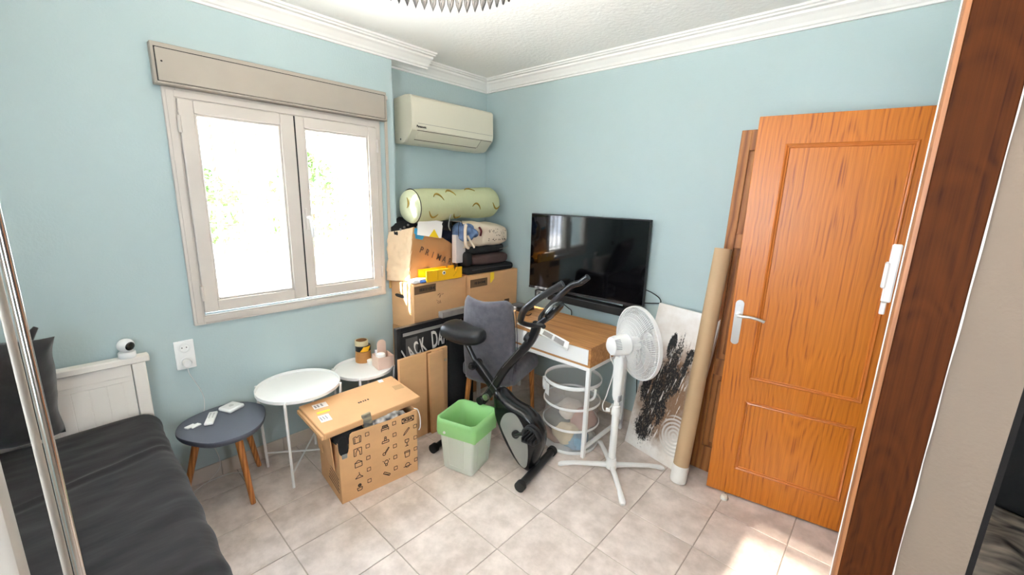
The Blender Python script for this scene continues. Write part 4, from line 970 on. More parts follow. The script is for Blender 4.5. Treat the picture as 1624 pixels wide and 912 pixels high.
# black bags and brown roll on the right box
bb1 = thing('black_bag', 'flat black laptop bag lying on the box in the corner', 'bag', (.1, -.3, TZ+.004))
b = B(); box(b, (-.14, -.60, TZ+.003), (.262, -.06, TZ+.066), bev=.026, seg=4)
for v_ in b.verts: v_.co.z += .006*nz(v_.co, 9, 2)*(v_.co.z > TZ+.03)
mk('bag_body', b, M_BLKCL, bb1, smooth='all')
b = B(); tube(b, [(.2635, -.55, TZ+.04), (.264, -.35, TZ+.044), (.264, -.10, TZ+.04)], .003, 6); mk('bag_zip', b, mat('dark_zip', lin(60, 58, 58), .4), bb1)
bw = thing('brown_jacket', 'folded dark brown jacket lying on the black laptop bag', 'jacket', (.12, -.3, TZ+.07))
b = B(); lump(b, (.11, -.305, TZ+.108), (.30, .44, .088), .45, 44, 22, amp=.012, fs=10, seed=6); mk('jacket_roll', b, M_BROWNC, bw, smooth='all')
bb2 = thing('black_backpack', 'black crumpled backpack on the brown jacket below the tote bag', 'bag', (.1, -.4, TZ+.13))
b = B(); lump(b, (.095, -.36, TZ+.192), (.28, .48, .08), .5, 44, 22, amp=.02, fs=11, seed=8); mk('backpack_body', b, M_BLKCL, bb2, smooth='all')
b = B(); box(b, (.15, -.60, TZ+.068), (.255, -.53, TZ+.185), bev=.03, seg=3); mk('backpack_pocket', b, M_BLKCL, bb2, smooth='all')
b = B(); tube(b, [(.232, -.22, TZ+.185), (.243, -.17, TZ+.19), (.238, -.12, TZ+.20)], .004, 6, k=4); mk('silver_zip', b, M_STEEL, bb2, smooth=True)
tt = thing('tote_bag', 'cream canvas tote bag lying on its side with denim showing at the opening', 'bag', (.13, -.35, TZ+.22))
b = B()
def tote(u, v):
    a = u*2*PI; y = -.60+v*.49
    sx = .15*(1-.25*max(0, v-.75)*4); sz = (.105-.012*v)*(1-.35*max(0, v-.8)*4)
    p = Vector((.10+sx*math.copysign(abs(math.cos(a))**.6, math.cos(a)), y, 1.325-.02*v+sz*math.copysign(abs(math.sin(a))**.6, math.sin(a))))
    d = .014*nz((p.x*1, p.y*1, p.z), 9, 4); p += Vector((d, 0, d))
    return p
grid(b, tote, 40, 26, wrapu=True); mk('tote_canvas', b, M_CREAM, tt, smooth='all', solid=.003)
b = B(); 
grid(b, lambda u, v: Vector((.10, -.115, 1.305)).lerp(tote(u, .985), v), 24, 5, wrapu=True); mk('tote_bottom', b, M_CREAM, tt, smooth='all')
b = B(); tube(b, [(.255, -.61, 1.41), (.275, -.635, 1.36), (.272, -.625, 1.26), (.262, -.59, 1.235)], .012, 8, k=5); tube(b, [(.262, -.60, 1.33), (.268, -.57, 1.28), (.262, -.53, 1.235)], .009, 8, k=5); mk('tote_strap', b, M_CREAM, tt, smooth=True)
b = B()
for k in range(46):
    u_, v_ = random.uniform(.95, 1.06) % 1, random.uniform(.45, .95)
    p = tote(u_, v_); q_ = tote((u_+.01) % 1, v_); nn_ = (p-Vector((.10, p.y, 1.32))).normalized()
    cyl(b, p+nn_*.001, p+nn_*.0045, random.uniform(.0015, .004), n=6)
mk('printed_dots', b, M_INK, tt)
dn = thing('denim_jeans', 'blue denim jeans bunched at the opening of the cream tote bag', 'jeans', (.18, -.55, 1.3))
b = B(); lump(b, (.175, -.555, 1.345), (.20, .17, .145), .8, 40, 24, amp=.022, fs=18, seed=12); mk('denim_cloth', b, M_DENIM, dn, smooth='all')
b = B(); tube(b, [(.255, -.475, 1.39), (.268, -.462, 1.36), (.262, -.465, 1.32)], .008, 8, k=4); mk('maroon_trim', b, mat('maroon_cloth', lin(90, 28, 34), .9), dn, smooth=True)
# bolster
bo = thing('bolster_pillow', 'long sage green bolster pillow with banana print on top of the pile', 'pillow', (.04, -.58, 1.44))
BAX = Vector((0, .998, .045)).normalized(); BC = Vector((.085, -.57, 1.560)); BL_, BR_ = .82, .120
Tb = Matrix.Translation(BC) @ BAX.to_track_quat('Z', 'Y').to_matrix().to_4x4()
pr = []
for i in range(31):
    t = i/30; zz = (t-.5)*BL_; rr = BR_*(1+.03*math.sin(t*9)-.05*math.exp(-((t-.55)/.12)**2))
    if t > .93: rr *= math.sqrt(max(0, 1-((t-.93)/.075)**2))*.999+.001
    pr.append((rr, zz))
b = B(); lathe(b, pr, Tb, 40)
for v_ in b.verts: v_.co += (v_.co-BC).normalized()*.006*nz(v_.co, 7, 1)
mk('bolster_cover', b, M_SAGE, bo, smooth='all')
b = B(); lathe(b, [(pr[0][0], -BL_/2)]+[(pr[0][0]*math.cos(a), -BL_/2-.06*math.sin(a)) for a in [i*PI/16 for i in range(1, 8)]]+[(0, -BL_/2-.06)], Tb, 40)
for v_ in b.verts: v_.co += (v_.co-BC).normalized()*.006*nz(v_.co, 14, 3)
mk('bolster_end', b, M_SAGEL, bo, smooth='all')
b = B(); tube(b, [Tb @ Vector(((pr[0][0]+.002)*math.cos(a), (pr[0][0]+.002)*math.sin(a), -BL_/2)) for a in [i*2*PI/40 for i in range(40)]], .0032, 6, closed=True); mk('piping', b, M_INK, bo, smooth=True)
def bol(ang, zz): # point on bolster surface: ang around axis (0 = towards room), zz along
    i = min(30, max(0, int((zz/BL_+.5)*30))); r_ = pr[i][0]+.004
    return BC + BAX*zz + (Vector((1, 0, 0))*math.cos(ang)+Vector((0, 0, 1))*math.sin(ang))*r_
for ang, zz, fl in ((.55, -.25, 1), (.85, -.12, 1), (-.25, -.30, -1), (-.15, .12, 1), (.05, .33, -1), (1.2, .1, 1), (-.55, -.06, -1)):
    b = B(); tube(b, [bol(ang+.30*fl*(1-(2*t-1)**2)-.22*(t), zz+(t-.5)*.085) for t in [i/8 for i in range(9)]], lambda t: .0022+.005*math.sin(t*PI), 6); mk('banana_print', b, mat('banana_ochre', lin(150, 124, 44), .9), bo, smooth='all')
b = B(); tube(b, [BC-BAX*(BL_/2+.06)+Vector((.055*math.cos(a), 0, .03+.05*math.sin(a))) for a in [-.8+i*.2 for i in range(9)]], lambda t: .002+.004*math.sin(t*PI), 6); mk('banana_print', b, mat('banana_ochre', lin(150, 124, 44), .9), bo, smooth='all')

# ================================================================== PRINTED MOVING BOX WITH LID
u_ = Vector((.099, .995, 0)).normalized(); v_ = Vector((-u_.y, u_.x, 0))
IM = Matrix((u_, v_, Vector((0, 0, 1)))).transposed().to_4x4(); IM.translation = Vector((.727, -1.892, 0))
IW, ID, IH, th = .452, .325, .40, .005
ik = thing('open_moving_box', 'open cardboard moving box printed with small icons and check squares', 'box', IM @ Vector((IW/2, ID/2, 0)))
FR = IM @ frame((0, 0, 0), (1, 0, 0), (0, 0, 1))
b = B(); prism(b, [(0, 0), (IW, 0), (IW, IH), (.25, IH-.008), (.075, IH-.004), (.062, IH-.012), (.056, IH-.03), (.054, IH-.09), (.0, IH-.10)], -th, 0, FR); frp = mk('front_panel', b, M_CARD, ik)
b = B(); box(b, (0, ID-th, .0), (IW, ID, IH+.01), IM); mk('back_panel', b, M_CARD, ik)
b = B(); box(b, (IW-th, th, .0), (IW, ID-th, IH), IM); mk('side_panel', b, M_CARD, ik)
b = B(); prism(b, [(0, 0), (ID-.01, 0), (ID-.01, IH+.005), (.22, IH), (.02, IH-.03), (0, IH-.10)], 0, th, IM @ frame((0, .005, 0), (0, 1, 0), (0, 0, 1)) ); mk('side_panel', b, M_CARD, ik)
b = B(); box(b, (th, th, .002), (IW-th, ID-th, .008), IM); mk('bottom_panel', b, M_CARD, ik)
# outer flap hanging over the left side, with its hand hole notch
FLM = IM @ frame((-.012, .29, .20), (0, -1, 0), (-.10, 0, 1))
b = B(); prism(b, [(0, 0), (.06, -.005), (.06, .06), (.115, .055), (.115, -.01), (.235, -.02), (.262, .16), (.262, .19), (0, .215)], -.002, .003, FLM); mk('side_flap', b, M_CARD, ik)
b = B()
for k in range(5): bar(b, IM @ Vector((-.0006, .03, .05+k*.02)), IM @ Vector((-.0006, .19-k*.01, .066+k*.022)), .0035, .0012, (0, -1, 0))
mk('side_stripes', b, M_INK, ik)
# icons
def strokes(bm, cx_, cz_, s, segs, wd=.0034):
    for (x0, z0, x1, z1) in segs:
        if abs(x0-x1)+abs(z0-z1) < 1e-6: continue
        bar(bm, FR @ Vector((cx_+x0*s, cz_+z0*s, .0006)), FR @ Vector((cx_+x1*s, cz_+z1*s, .0006)), wd, .0012, FR.to_3x3() @ Vector((0, 0, 1)))
def poly(*p, close=False):
    q = list(zip(p, p[1:]+(p[:1] if close else ())))
    return [(a[0], a[1], c[0], c[1]) for a, c in q]
def circ(x, z, r, n=10): return poly(*[(x+r*math.cos(2*PI*i/n), z+r*math.sin(2*PI*i/n)) for i in range(n)], close=True)
sq = lambda a: poly((-a, -a), (a, -a), (a, a), (-a, a), close=True)
ICON = {
 'jacket': poly((-.45, -.45), (.45, -.45), (.5, .4), (.2, .5), (0, .3), (-.2, .5), (-.5, .4), close=True)+poly((-.3, -.4), (-.3, .3))+poly((.3, -.4), (.3, .3)),
 'curtain': poly((-.5, .5), (.5, .5), (.5, -.5), (.25, -.5), (.25, -.1), (0, .4), (-.25, -.1), (-.25, -.5), (-.5, -.5), close=True),
 'house': poly((-.45, -.45), (.45, -.45), (.45, .15), (-.45, .15), close=True)+poly((-.5, .15), (0, .5), (.5, .15)),
 'hanger': poly((-.5, -.35), (.5, -.35), (.1, 0), (0, .45))+poly((-.5, -.35), (-.1, 0), (0, .1)),
 'plant': circ(0, .25, .2)+circ(0, .25, .1)+poly((-.35, -.1), (.35, -.1), (.25, -.5), (-.25, -.5), close=True),
 'bed': poly((-.5, -.35), (-.5, .1), (.5, .1), (.5, -.35))+poly((-.4, .1), (-.35, .45), (.35, .45), (.4, .1))+poly((-.5, -.15), (.5, -.15))+circ(-.15, .27, .12)+circ(.17, .27, .12),
 'toy': poly((-.5, -.4), (.5, -.4), (.45, -.1), (-.45, -.1), close=True)+circ(0, .08, .16)+circ(0, .35, .13),
 'guitar': circ(-.25, -.3, .2)+poly((-.15, -.15), (.4, .5), (.48, .4), (-.05, -.25)),
 'bulb': circ(0, .1, .28)+poly((-.12, -.2), (-.12, -.45), (.12, -.45), (.12, -.2))+poly((-.5, .4), (-.38, .3))+poly((.5, .4), (.38, .3)),
 'tool': poly((-.5, .2), (-.3, .4), (.5, -.2), (.35, -.42), close=True)+poly((-.3, .1), (.3, -.3)),
 'brush': poly((-.5, -.5), (-.3, -.15), (.3, .45), (.45, .35), (-.15, -.3), close=True),
 'glass': poly((-.3, .5), (.3, .5), (.25, .1), (0, 0), (-.25, .1), close=True)+poly((0, 0), (0, -.45))+poly((-.25, -.48), (.25, -.48)),
 'pot': poly((-.4, .45), (.4, .45), (.3, -.45), (-.3, -.45), close=True)+poly((-.45, .25), (.45, .25)),
 'dish': circ(0, 0, .34, 12)+poly((-.6, -.15), (.6, -.15)),
}
cols = [(.098, ['jacket', 'curtain', 'house', 'hanger', 'plant'], .345), (.255, ['bed', 'toy', 'guitar', 'bulb', 'tool'], .352), (.385, ['brush', 'glass', 'pot', 'dish'], .285)]
for cx_, names, z0 in cols:
    for k, nm in enumerate(names):
        b = B(); zz = z0-k*(.0715 if cx_ < .3 else .0735)
        strokes(b, cx_, zz, .042, ICON[nm]); strokes(b, cx_+.055, zz+.012, .020, sq(.5), .0026); mk('printed_icon', b, M_INK, frp)
b = B(); strokes(b, .395, .355, 1, poly((-.037, -.014), (.037, -.014), (.037, .016), (-.037, .016), close=True), .003)
strokes(b, .395, .356, 1, [(-.034+.0*i, 0, -.034, 0) for i in range(1)])
text_bm(b, 'IKEA', .026, FR @ Matrix.Translation((.395, .3565, .0014)), squeeze=1.05, bold=.0009); lg = mk('logo', b, M_INK, frp)
b = B(); 
for sx in (-1, 1):
    for sz in (-1, 1): prism(b, [(sx*.037, sz*.015), (sx*.037, sz*.004), (sx*.028, sz*.011), (sx*.012, sz*.015)], .0, .0014, FR @ Matrix.Translation((.395, .356, 0)))
mk('logo_corner', b, M_INK, frp)
# contents
wsh = thing('striped_shirt', 'black and white printed cloth bulging out of the open moving box', 'cloth', IM @ Vector((.3, .05, .3)))
M_BW = mat('black_white_print', lin(60, 60, 62), .85, col2=lin(222, 220, 216), vscale=26, bump=.3, bscale=30, detail=1)
b = B(); lump(b, IM @ Vector((.285, .042, .375)), (.070, .24, .075), .8, 40, 22, amp=.016, fs=20, seed=4, M=IM.to_3x3().to_4x4() @ Matrix.Rotation(R(90), 4, 'Z')); mk('shirt_cloth', b, M_BW, wsh, smooth='all')
bcl = thing('black_bag', 'black fabric bag hanging out of the open moving box corner', 'bag', IM @ Vector((.05, .05, .3)))
b = B(); lump(b, IM @ Vector((.075, .055, .36)), (.16, .10, .08), .6, 30, 16, amp=.01, fs=15, seed=2, M=IM.to_3x3().to_4x4()); 
lump(b, IM @ Vector((.026, .008, .335)), (.048, .03, .10), .5, 20, 14, amp=.004, fs=20, seed=5, M=IM.to_3x3().to_4x4()); mk('bag_cloth', b, M_BLKCL, bcl, smooth='all')
b = B(); box(b, (.012, -.012, .268), (.04, -.002, .292), IM, bev=.003); mk('bag_buckle', b, M_SILV, bcl)
gry = thing('grey_sleeve', 'folded grey striped cloth sticking out beside the black and white cloth', 'cloth', IM @ Vector((.17, .05, .3)))
b = B(); box(b, (.15, .02, .33), (.20, .034, .425), IM @ Matrix.Rotation(R(-8), 4, 'Y') @ Matrix.Translation((.05, 0, .012)), bev=.004, seg=2); mk('sleeve_cloth', b, mat('grey_stripe_cloth', lin(92, 92, 92), .9, col2=lin(160, 150, 120), vscale=20, stretch=(1, 1, 3)), gry, smooth=True)
rb = B(); tube(rb, [IM @ Vector(p) for p in ((IW-.01, .012, .405), (IW+.012, .006, .39), (IW+.022, .0, .34), (IW+.02, -.004, .285), (IW+.010, -.004, .265))], .003, 6, k=5); mk('box_cord', rb, M_PAPER, ik, smooth=True)
# lid: a flat carton lying on the box
lid = thing('flat_box', 'shallow flat cardboard box with labels lying across the open moving box', 'box', (.56, -1.64, .42))
Lc, Tc, Rc, Fc = Vector((.405, -1.905, .472)), Vector((.433, -1.362, .472)), Vector((.722, -1.375, .442)), Vector((.722, -1.955, .442))
ux = (Rc-Fc).normalized(); LM2 = frame(Fc, ux, (Lc-Fc)); LW, LD, LT = .575, .318, .036
b = B(); box(b, (0, 0, -LT), (LW, LD, -.003), LM2, bev=.002); mk('box_tray', b, M_CARD, lid)
b = B(); box(b, (.001, .001, -.003), (LW-.001, LD-.001, 0), LM2, bev=.001); mk('box_top', b, M_CARD, lid)
b = B(); box(b, (-.014, .002, -LT+.002), (-.002, LD-.01, -.012), LM2, bev=.001); mk('end_tuck_flap', b, M_CARD, lid)
for nm, x0, y0, x1, y1, m_ in (('white_label', .03, .10, .085, .165, M_PAPER), ('white_label', .05, .235, .125, .285, M_PAPER), ('yellow_label', .045, .185, .112, .203, M_YELT), ('clear_tape', .50, .15, .56, .20, M_TAPE), ('clear_tape', .47, .285, .50, .317, M_PAPER)):
    b = B(); box(b, (x0, y0, 0), (x1, y1, .0008), LM2 @ Matrix.Translation((x0, y0, 0)) @ Matrix.Rotation(R(-6), 4, 'Z') @ Matrix.Translation((-x0, -y0, 0))); mk(nm, b, m_, lid)
b = B()
for x0 in (.038, .052, .066): box(b, (x0, .115, .0009), (x0+.007, .15, .0013), LM2)
for x0 in (.06, .075, .095): box(b, (x0, .245, .0009), (x0+.009, .272, .0013), LM2)
mk('label_print', b, mat('pale_grey_ink', lin(150, 148, 146), .8), lid)
b = B()
for k, x0 in enumerate((.262, .274, .29, .302, .318)): box(b, (x0, .15, .0), (x0+(.009 if k != 2 else .007), .162, .0006), LM2)
mk('printed_marks', b, M_INK, lid)

# ================================================================== WASTE BIN
wbn = thing('waste_bin', 'white frosted plastic waste bin lined with a green bag', 'bin', (.93, -1.19, 0), R(15))
def rsq(h, z, r, n=6):
    out = []
    for cx_, cy_, a0 in ((h-r, h-r, 0), (-h+r, h-r, PI/2), (-h+r, -h+r, PI), (h-r, -h+r, 1.5*PI)):
        for i in range(n): a = a0+i/(n-1)*PI/2; out.append(Vector((cx_+r*math.cos(a), cy_+r*math.sin(a), z)))
    return out
def loft(bm, rings, capb=False, capt=False):
    V = [[bm.verts.new(p) for p in r_] for r_ in rings]
    for A, C_ in zip(V, V[1:]):
        for j in range(len(A)): bm.faces.new((A[j], A[(j+1) % len(A)], C_[(j+1) % len(A)], C_[j]))
    if capb: bm.faces.new(list(reversed(V[0])))
    if capt: bm.faces.new(V[-1])
b = B(); loft(b, [rsq(.098, .0, .02), rsq(.104, .012, .02), rsq(.126, .33, .024), rsq(.130, .335, .024)], capb=True); mk('bin_body', b, M_BINP, wbn, smooth=True, solid=.002)
b = B()
for k in range(4):
    Rz = Matrix.Rotation(k*PI/2, 4, 'Z')
    for x0 in (-.062, .062): bar(b, Rz @ Vector((x0*.85, -.1065, .035)), Rz @ Vector((x0, -.1235, .27)), .004, .003, (0, 1, 0))
    bar(b, Rz @ Vector((-.053, -.1065, .035)), Rz @ Vector((.053, -.1065, .035)), .003, .004, (0, 0, 1))
mk('bin_ribs', b, M_BINP, wbn)
b = B(); box(b, (-.098, -.098, -.0), (.098, .098, .006), bev=.002); mk('bin_foot', b, M_WPLAS, wbn)
b = B()
n_ = 60
def bagring(h, z, wob, zw, seed):
    out = []
    for p in rsq(h, z, .03, n_//4):
        k = wob*nz((p.x*22, p.y*22, z*9), 1, seed); out.append(Vector((p.x*(1+k), p.y*(1+k), p.z+zw*nz((p.x*14, p.y*14, 0), 1, seed+3))))
    return out
loft(b, [bagring(.136, .245, .05, .05, 1), bagring(.139, .275, .05, .03, 2), bagring(.138, .31, .045, .012, 3), bagring(.135, .346, .02, .012, 4), bagring(.125, .342, .025, .012, 4), bagring(.115, .28, .07, .01, 5), bagring(.106, .18, .09, .01, 6), bagring(.096, .07, .05, .01, 7), bagring(.05, .04, .05, .01, 8)], capt=True)
mk('green_liner', b, M_GREEN, wbn, smooth='all')
b = B(); lump(b, (-.02, .01, .12), (.11, .09, .06), .7, 24, 14, amp=.012, fs=25, seed=3); mk('dark_rubbish', b, M_BLKCL, wbn, smooth='all')
b = B(); cyl(b, (-.066, -.1325, .262), (-.066, -.143, .264), .008, n=16); mk('bin_knob', b, M_WPLAS, wbn, smooth=True)

# ================================================================== EXERCISE BIKE
ea = math.atan2(.185, .98)
bike = thing('exercise_bike', 'folding black exercise bike with handlebar and round pedal housing', 'exercise bike', (1.30, -.95, 0), ea)
def sq_tube(bm, pts, w_, h_, k=5):   # rounded rectangular tube in the s-z plane
    P = spline(pts, k) if len(pts) > 2 else [Vector(p) for p in pts]
    rings = []
    for i, p in enumerate(P):
        t = (P[min(i+1, len(P)-1)]-P[max(i-1, 0)]).normalized(); s_ = Vector((0, 1, 0)); n2 = s_.cross(t).normalized()
        rings.append([p+s_*w_/2*math.copysign(abs(math.cos(a))**.5, math.cos(a))+n2*h_/2*math.copysign(abs(math.sin(a))**.5, math.sin(a)) for a in [j*PI/8 for j in range(16)]])
    loft(bm, rings, True, True)
M_FRAME = mat('black_frame_lacquer', lin(24, 24, 25), .28)
b = B(); cyl(b, (0, -.19, .032), (0, .19, .032), .024, n=18); ff = mk('foot_bar', b, M_FRAME, bike, smooth=True)
for t in (-1, 1):
    b = B(); cyl(b, (0, t*.185, .032), (0, t*.215, .032), .031, n=18); mk('foot_cap', b, M_RUB, ff, smooth=True)
b = B(); cyl(b, (-.65, -.19, .03), (-.65, .19, .03), .02, n=18); rf = mk('foot_bar', b, M_FRAME, bike, smooth=True)
for t in (-1, 1):
    b = B(); cyl(b, (-.65, t*.182, .03), (-.65, t*.215, .03), .03, n=18); mk('foot_cap', b, M_RUB, rf, smooth=True)
b = B(); sq_tube(b, [(-.65, 0, .045), (-.365, 0, .409), (-.253, 0, .60), (-.115, 0, .775), (-.062, 0, .86), (-.04, 0, .94)], .040, .052); mk('main_tube', b, M_FRAME, bike, smooth=True)
b = B(); bar(b, (-.375, -.0205, .425), (-.29, -.0205, .56), .0012, .004, (0, 1, 0)); bar(b, (-.255, -.0205, .62), (-.14, -.0205, .77), .0012, .004, (0, 1, 0)); mk('silver_lines', b, M_SILV, bike)
b = B(); sq_tube(b, [(-.475, 0, .605), (-.36, 0, .50), (-.25, 0, .385), (-.06, 0, .10), (-.005, 0, .05)], .045, .055); mk('cross_tube', b, M_FRAME, bike, smooth=True)
b = B(); tube(b, [(-.55, 0, .72), (-.49, 0, .63), (-.45, 0, .57)], .017, 12); mk('saddle_post', b, M_FRAME, bike, smooth=True)
b = B(); cyl(b, (-.468, -.042, .585), (-.468, .042, .585), .026, n=16); cyl(b, (-.468, -.06, .585), (-.468, -.04, .585), .016, n=12); mk('post_clamp', b, M_BLACK, bike, smooth=True)
b = B(); cyl(b, (-.366, -.04, .40), (-.366, .04, .40), .02, n=14); mk('pivot_bolt', b, M_STEEL, bike, smooth=True)
b = B(); cyl(b, (-.40, -.05, .37), (-.40, -.02, .37), .026, n=14); mk('lock_knob', b, M_BLACK, bike, smooth=True)
b = B()
def saddle(u, v):
    a = u*2*PI; s_ = -.715+v*.31; wv = 0.5*(.215-.11*max(0, (v-.35)/.65)**1.2)*math.sqrt(max(0, 1-(2*max(v, .0)-1)**8))*min(1, (v/.12+.25)) if v < .999 else .0
    hz_ = .058*math.sqrt(max(0, 1-abs(2*v-1)**6))
    return Vector((s_, wv*math.copysign(abs(math.cos(a))**.75, math.cos(a)), .775+.012*math.cos(v*5)+hz_*math.copysign(abs(math.sin(a))**.8, math.sin(a))*(1 if math.sin(a) > 0 else .9)))
grid(b, saddle, 36, 26, wrapu=True); mk('saddle', b, mat('black_vinyl', lin(28, 28, 30), .33), bike, smooth='all')
hous = [(-.30, .462), (-.298, .40), (-.292, .33), (-.262, .255), (-.216, .172), (-.165, .10), (-.105, .035), (-.055, .012), (-.028, .018), (.0, .07), (.022, .135), (.037, .20), (.036, .265), (.012, .32), (-.028, .366), (-.085, .395), (-.156, .410), (-.215, .435), (-.262, .47)]
HS = [(p.x, p.y) for p in spline([(x, z, 0) for x, z in hous], 4, True)]
hc = Vector((-.125, .24))
def hring(s_, t): return [Vector((hc.x+(x-hc.x)*s_, t, hc.y+(z-hc.y)*s_)) for x, z in HS]
b = B(); loft(b, [hring(.80, -.062), hring(.90, -.058), hring(.97, -.045), hring(1.0, -.02), hring(1.0, .02), hring(.97, .045), hring(.9, .058), hring(.8, .062)], True, True); mk('flywheel_housing', b, M_BLACKG, bike, smooth=True)
ov = [(-.243, .285), (-.215, .35), (-.16, .375), (-.115, .35), (-.07, .28), (-.05, .20), (-.045, .12), (-.055, .055), (-.085, .05), (-.135, .10), (-.19, .18), (-.228, .24)]
ovs = [(p.x, p.y) for p in spline([(x+.012, z, 0) for x, z in ov], 4, True)]
b = B(); prism(b, [(x, z) for x, z in ovs], .060, .066, frame((0, 0, 0), (1, 0, 0), (0, 0, 1))); mk('silver_insert', b, M_SILV, bike, smooth=True)
b = B(); cyl(b, (-.114, -.066, .253), (-.114, -.085, .253), .024, n=18); bar(b, (-.114, -.082, .253), (.03, -.088, .325), .016, .028, (0, 1, 0), bev=.004); mk('crank_arm', b, M_BLACK, bike, smooth=True)
b = B(); bar(b, (-.114, .074, .253), (-.258, .08, .181), .016, .028, (0, 1, 0), bev=.004); mk('crank_arm', b, M_BLACK, bike)
def pedal(cx_, ty, cz_, sg):
    b = B(); cyl(b, (cx_, ty, cz_), (cx_, ty+sg*.10, cz_), .010, n=12)
    box(b, (cx_-.042, min(ty+sg*.02, ty+sg*.11), cz_-.016), (cx_+.042, max(ty+sg*.02, ty+sg*.11), cz_-.006), bev=.003)
    for k in range(5): box(b, (cx_-.042+k*.019, min(ty+sg*.02, ty+sg*.11), cz_-.008), (cx_-.034+k*.019, max(ty+sg*.02, ty+sg*.11), cz_+.014), bev=.002)
    pd = mk('pedal', b, M_BLACK, bike)
    b = B()
    for w0 in (.045, .075):
        tube(b, [(cx_-.044, ty+sg*w0, cz_-.01), (cx_-.05, ty+sg*w0, cz_+.03), (cx_-.02, ty+sg*w0, cz_+.06), (cx_+.02, ty+sg*w0, cz_+.055), (cx_+.048, ty+sg*w0, cz_+.02), (cx_+.044, ty+sg*w0, cz_-.01)], .009, 8, k=4)
    mk('pedal_strap', b, M_RUB, pd, smooth=True)
pedal(.035, -.09, .322, -1); pedal(-.258, .085, .181, 1)
hbn = [(0, 0, .935), (-.045, -.045, .935), (-.072, -.10, .955), (-.062, -.155, .99), (-.012, -.20, 1.065), (.07, -.212, 1.14), (.14, -.206, 1.19), (.195, -.20, 1.229)]
for sg in (1, -1):
    pts = [(x, t*sg, z) for x, t, z in hbn]
    if sg == -1: pts = [(x*.85 if x > 0 else x, t, z-(.03 if x > .1 else .01)) for x, t, z in pts]
    b = B(); tube(b, pts[:5], .014, 12, k=6); hb_ = mk('handlebar', b, M_FRAME, bike, smooth='all')
    b = B(); tube(b, pts[3:], .0185, 12, k=6); mk('foam_grip', b, mat('satin_black_grip', lin(26, 26, 27), .28), hb_, smooth=True)
b = B(); lump(b, (.062, 0, 1.03), (.045, .115, .12), .7, 30, 18, M=Matrix.Rotation(R(38), 4, 'Y')); cn = mk('console', b, M_BLACKG, bike, smooth='all')
b = B(); lump(b, (.048, 0, 1.038), (.030, .10, .09), .8, 24, 14, M=Matrix.Rotation(R(38), 4, 'Y')); mk('console_trim', b, M_SILV, cn, smooth='all')
b = B(); bar(b, (-.035, 0, .93), (.05, 0, 1.0), .03, .03, (0, 1, 0), bev=.006); mk('console_bracket', b, M_BLACK, bike)
b = B(); lathe(b, [(0, 0), (.028, 0), (.03, .006), (.03, .024), (.024, .03), (0, .03)], Matrix.Translation((-.085, 0, .835)) @ Matrix.Rotation(R(-65), 4, 'Y'), 14); mk('tension_knob', b, M_BLACK, bike, smooth=True)

# ================================================================== CHAIR
ch = thing('dining_chair', 'grey velvet dining chair with curved back and wooden legs by the desk', 'chair', (.738, -.835, 0), R(16))
b = B()
def shell(side):
    def f(u, v):
        x = (u-.5)*2; z = .37+v*.60
        hw = .185+.025*math.sin(v*PI*.9)-.012*v
        topc = .012*abs(x)**2-.045*max(0, (abs(x)-.72)/.28)**2.2
        if v > .9: z -= (1-math.sqrt(max(0, 1-((v-.9)/.1)**2*.9)))*.02*(1-abs(x))
        y = -.01-.055*v**1.3+.075*abs(x)**2.2*(.4+.6*v)
        ed = math.sqrt(max(0, 1-abs(x)**8))*math.sqrt(max(0, 1-max(0, (v-.85)/.15)**4))
        return Vector((x*hw, y+side*.034*ed+ (0 if side < 0 else .0), z+topc*v))
    return f
grid(b, shell(-1), 26, 26); grid(b, shell(1), 26, 26); bmesh.ops.remove_doubles(b, verts=b.verts[:], dist=.001)
# close the bottom
bmesh.ops.holes_fill(b, edges=b.edges[:], sides=0)
bk2 = mk('backrest', b, M_GREYF, ch, smooth='all')
for off_ in (.017, -.017):
    pts = [shell(1)(1 if off_ < 5 else 1, v) for v in [i/14 for i in range(1, 14)]]
    b = B(); tube(b, [p+Vector((.003, off_, 0)) for p in pts], .0028, 6); mk('piping', b, mat('dark_piping', lin(70, 68, 74), .9), bk2, smooth=True)
b = B(); box(b, (-.215, .0, .365), (.215, .43, .475), bev=.035, seg=4); mk('seat', b, M_GREYF, ch, smooth='all')
for (x, y, bx_, by_) in ((.16, .03, .172, -.02), (-.16, .03, -.175, -.02), (.17, .38, .185, .40), (-.17, .38, -.185, .40)):
    b = B(); cyl(b, (bx_, by_, 0), (x, y, .372), .0135, .021, 12); mk('leg', b, M_LEG, ch, smooth=True)

# ================================================================== DESK
dk = thing('desk', 'small oak look desk with white drawer fronts and white metal legs', 'desk', (.93, -.385, 0))
DX0, DX1, DY0, DY1, DZ0, DZ1 = .42, 1.43, -.64, -.125, .62, .75
b = B(); box(b, (DX0, DY0, DZ1-.016), (DX1, DY1, DZ1), bev=.001); mk('desk_top', b, M_DESK, dk)
for x0, x1 in ((DX0, DX0+.016), (DX1-.016, DX1), (.917, .933)):
    b = B(); box(b, (x0, DY0 if x1-x0 < .1 and x0 != .917 else DY0+.01, DZ0+.012), (x1, DY1, DZ1-.016)); mk('side_board', b, M_DESK, dk)
b = B(); box(b, (DX0, DY0, DZ0), (DX1, DY1, DZ0+.012), bev=.001); mk('bottom_board', b, M_DESK, dk)
b = B(); box(b, (DX0+.016, DY1-.01, DZ0+.012), (DX1-.016, DY1, DZ1-.016)); mk('back_board', b, M_DESK, dk)
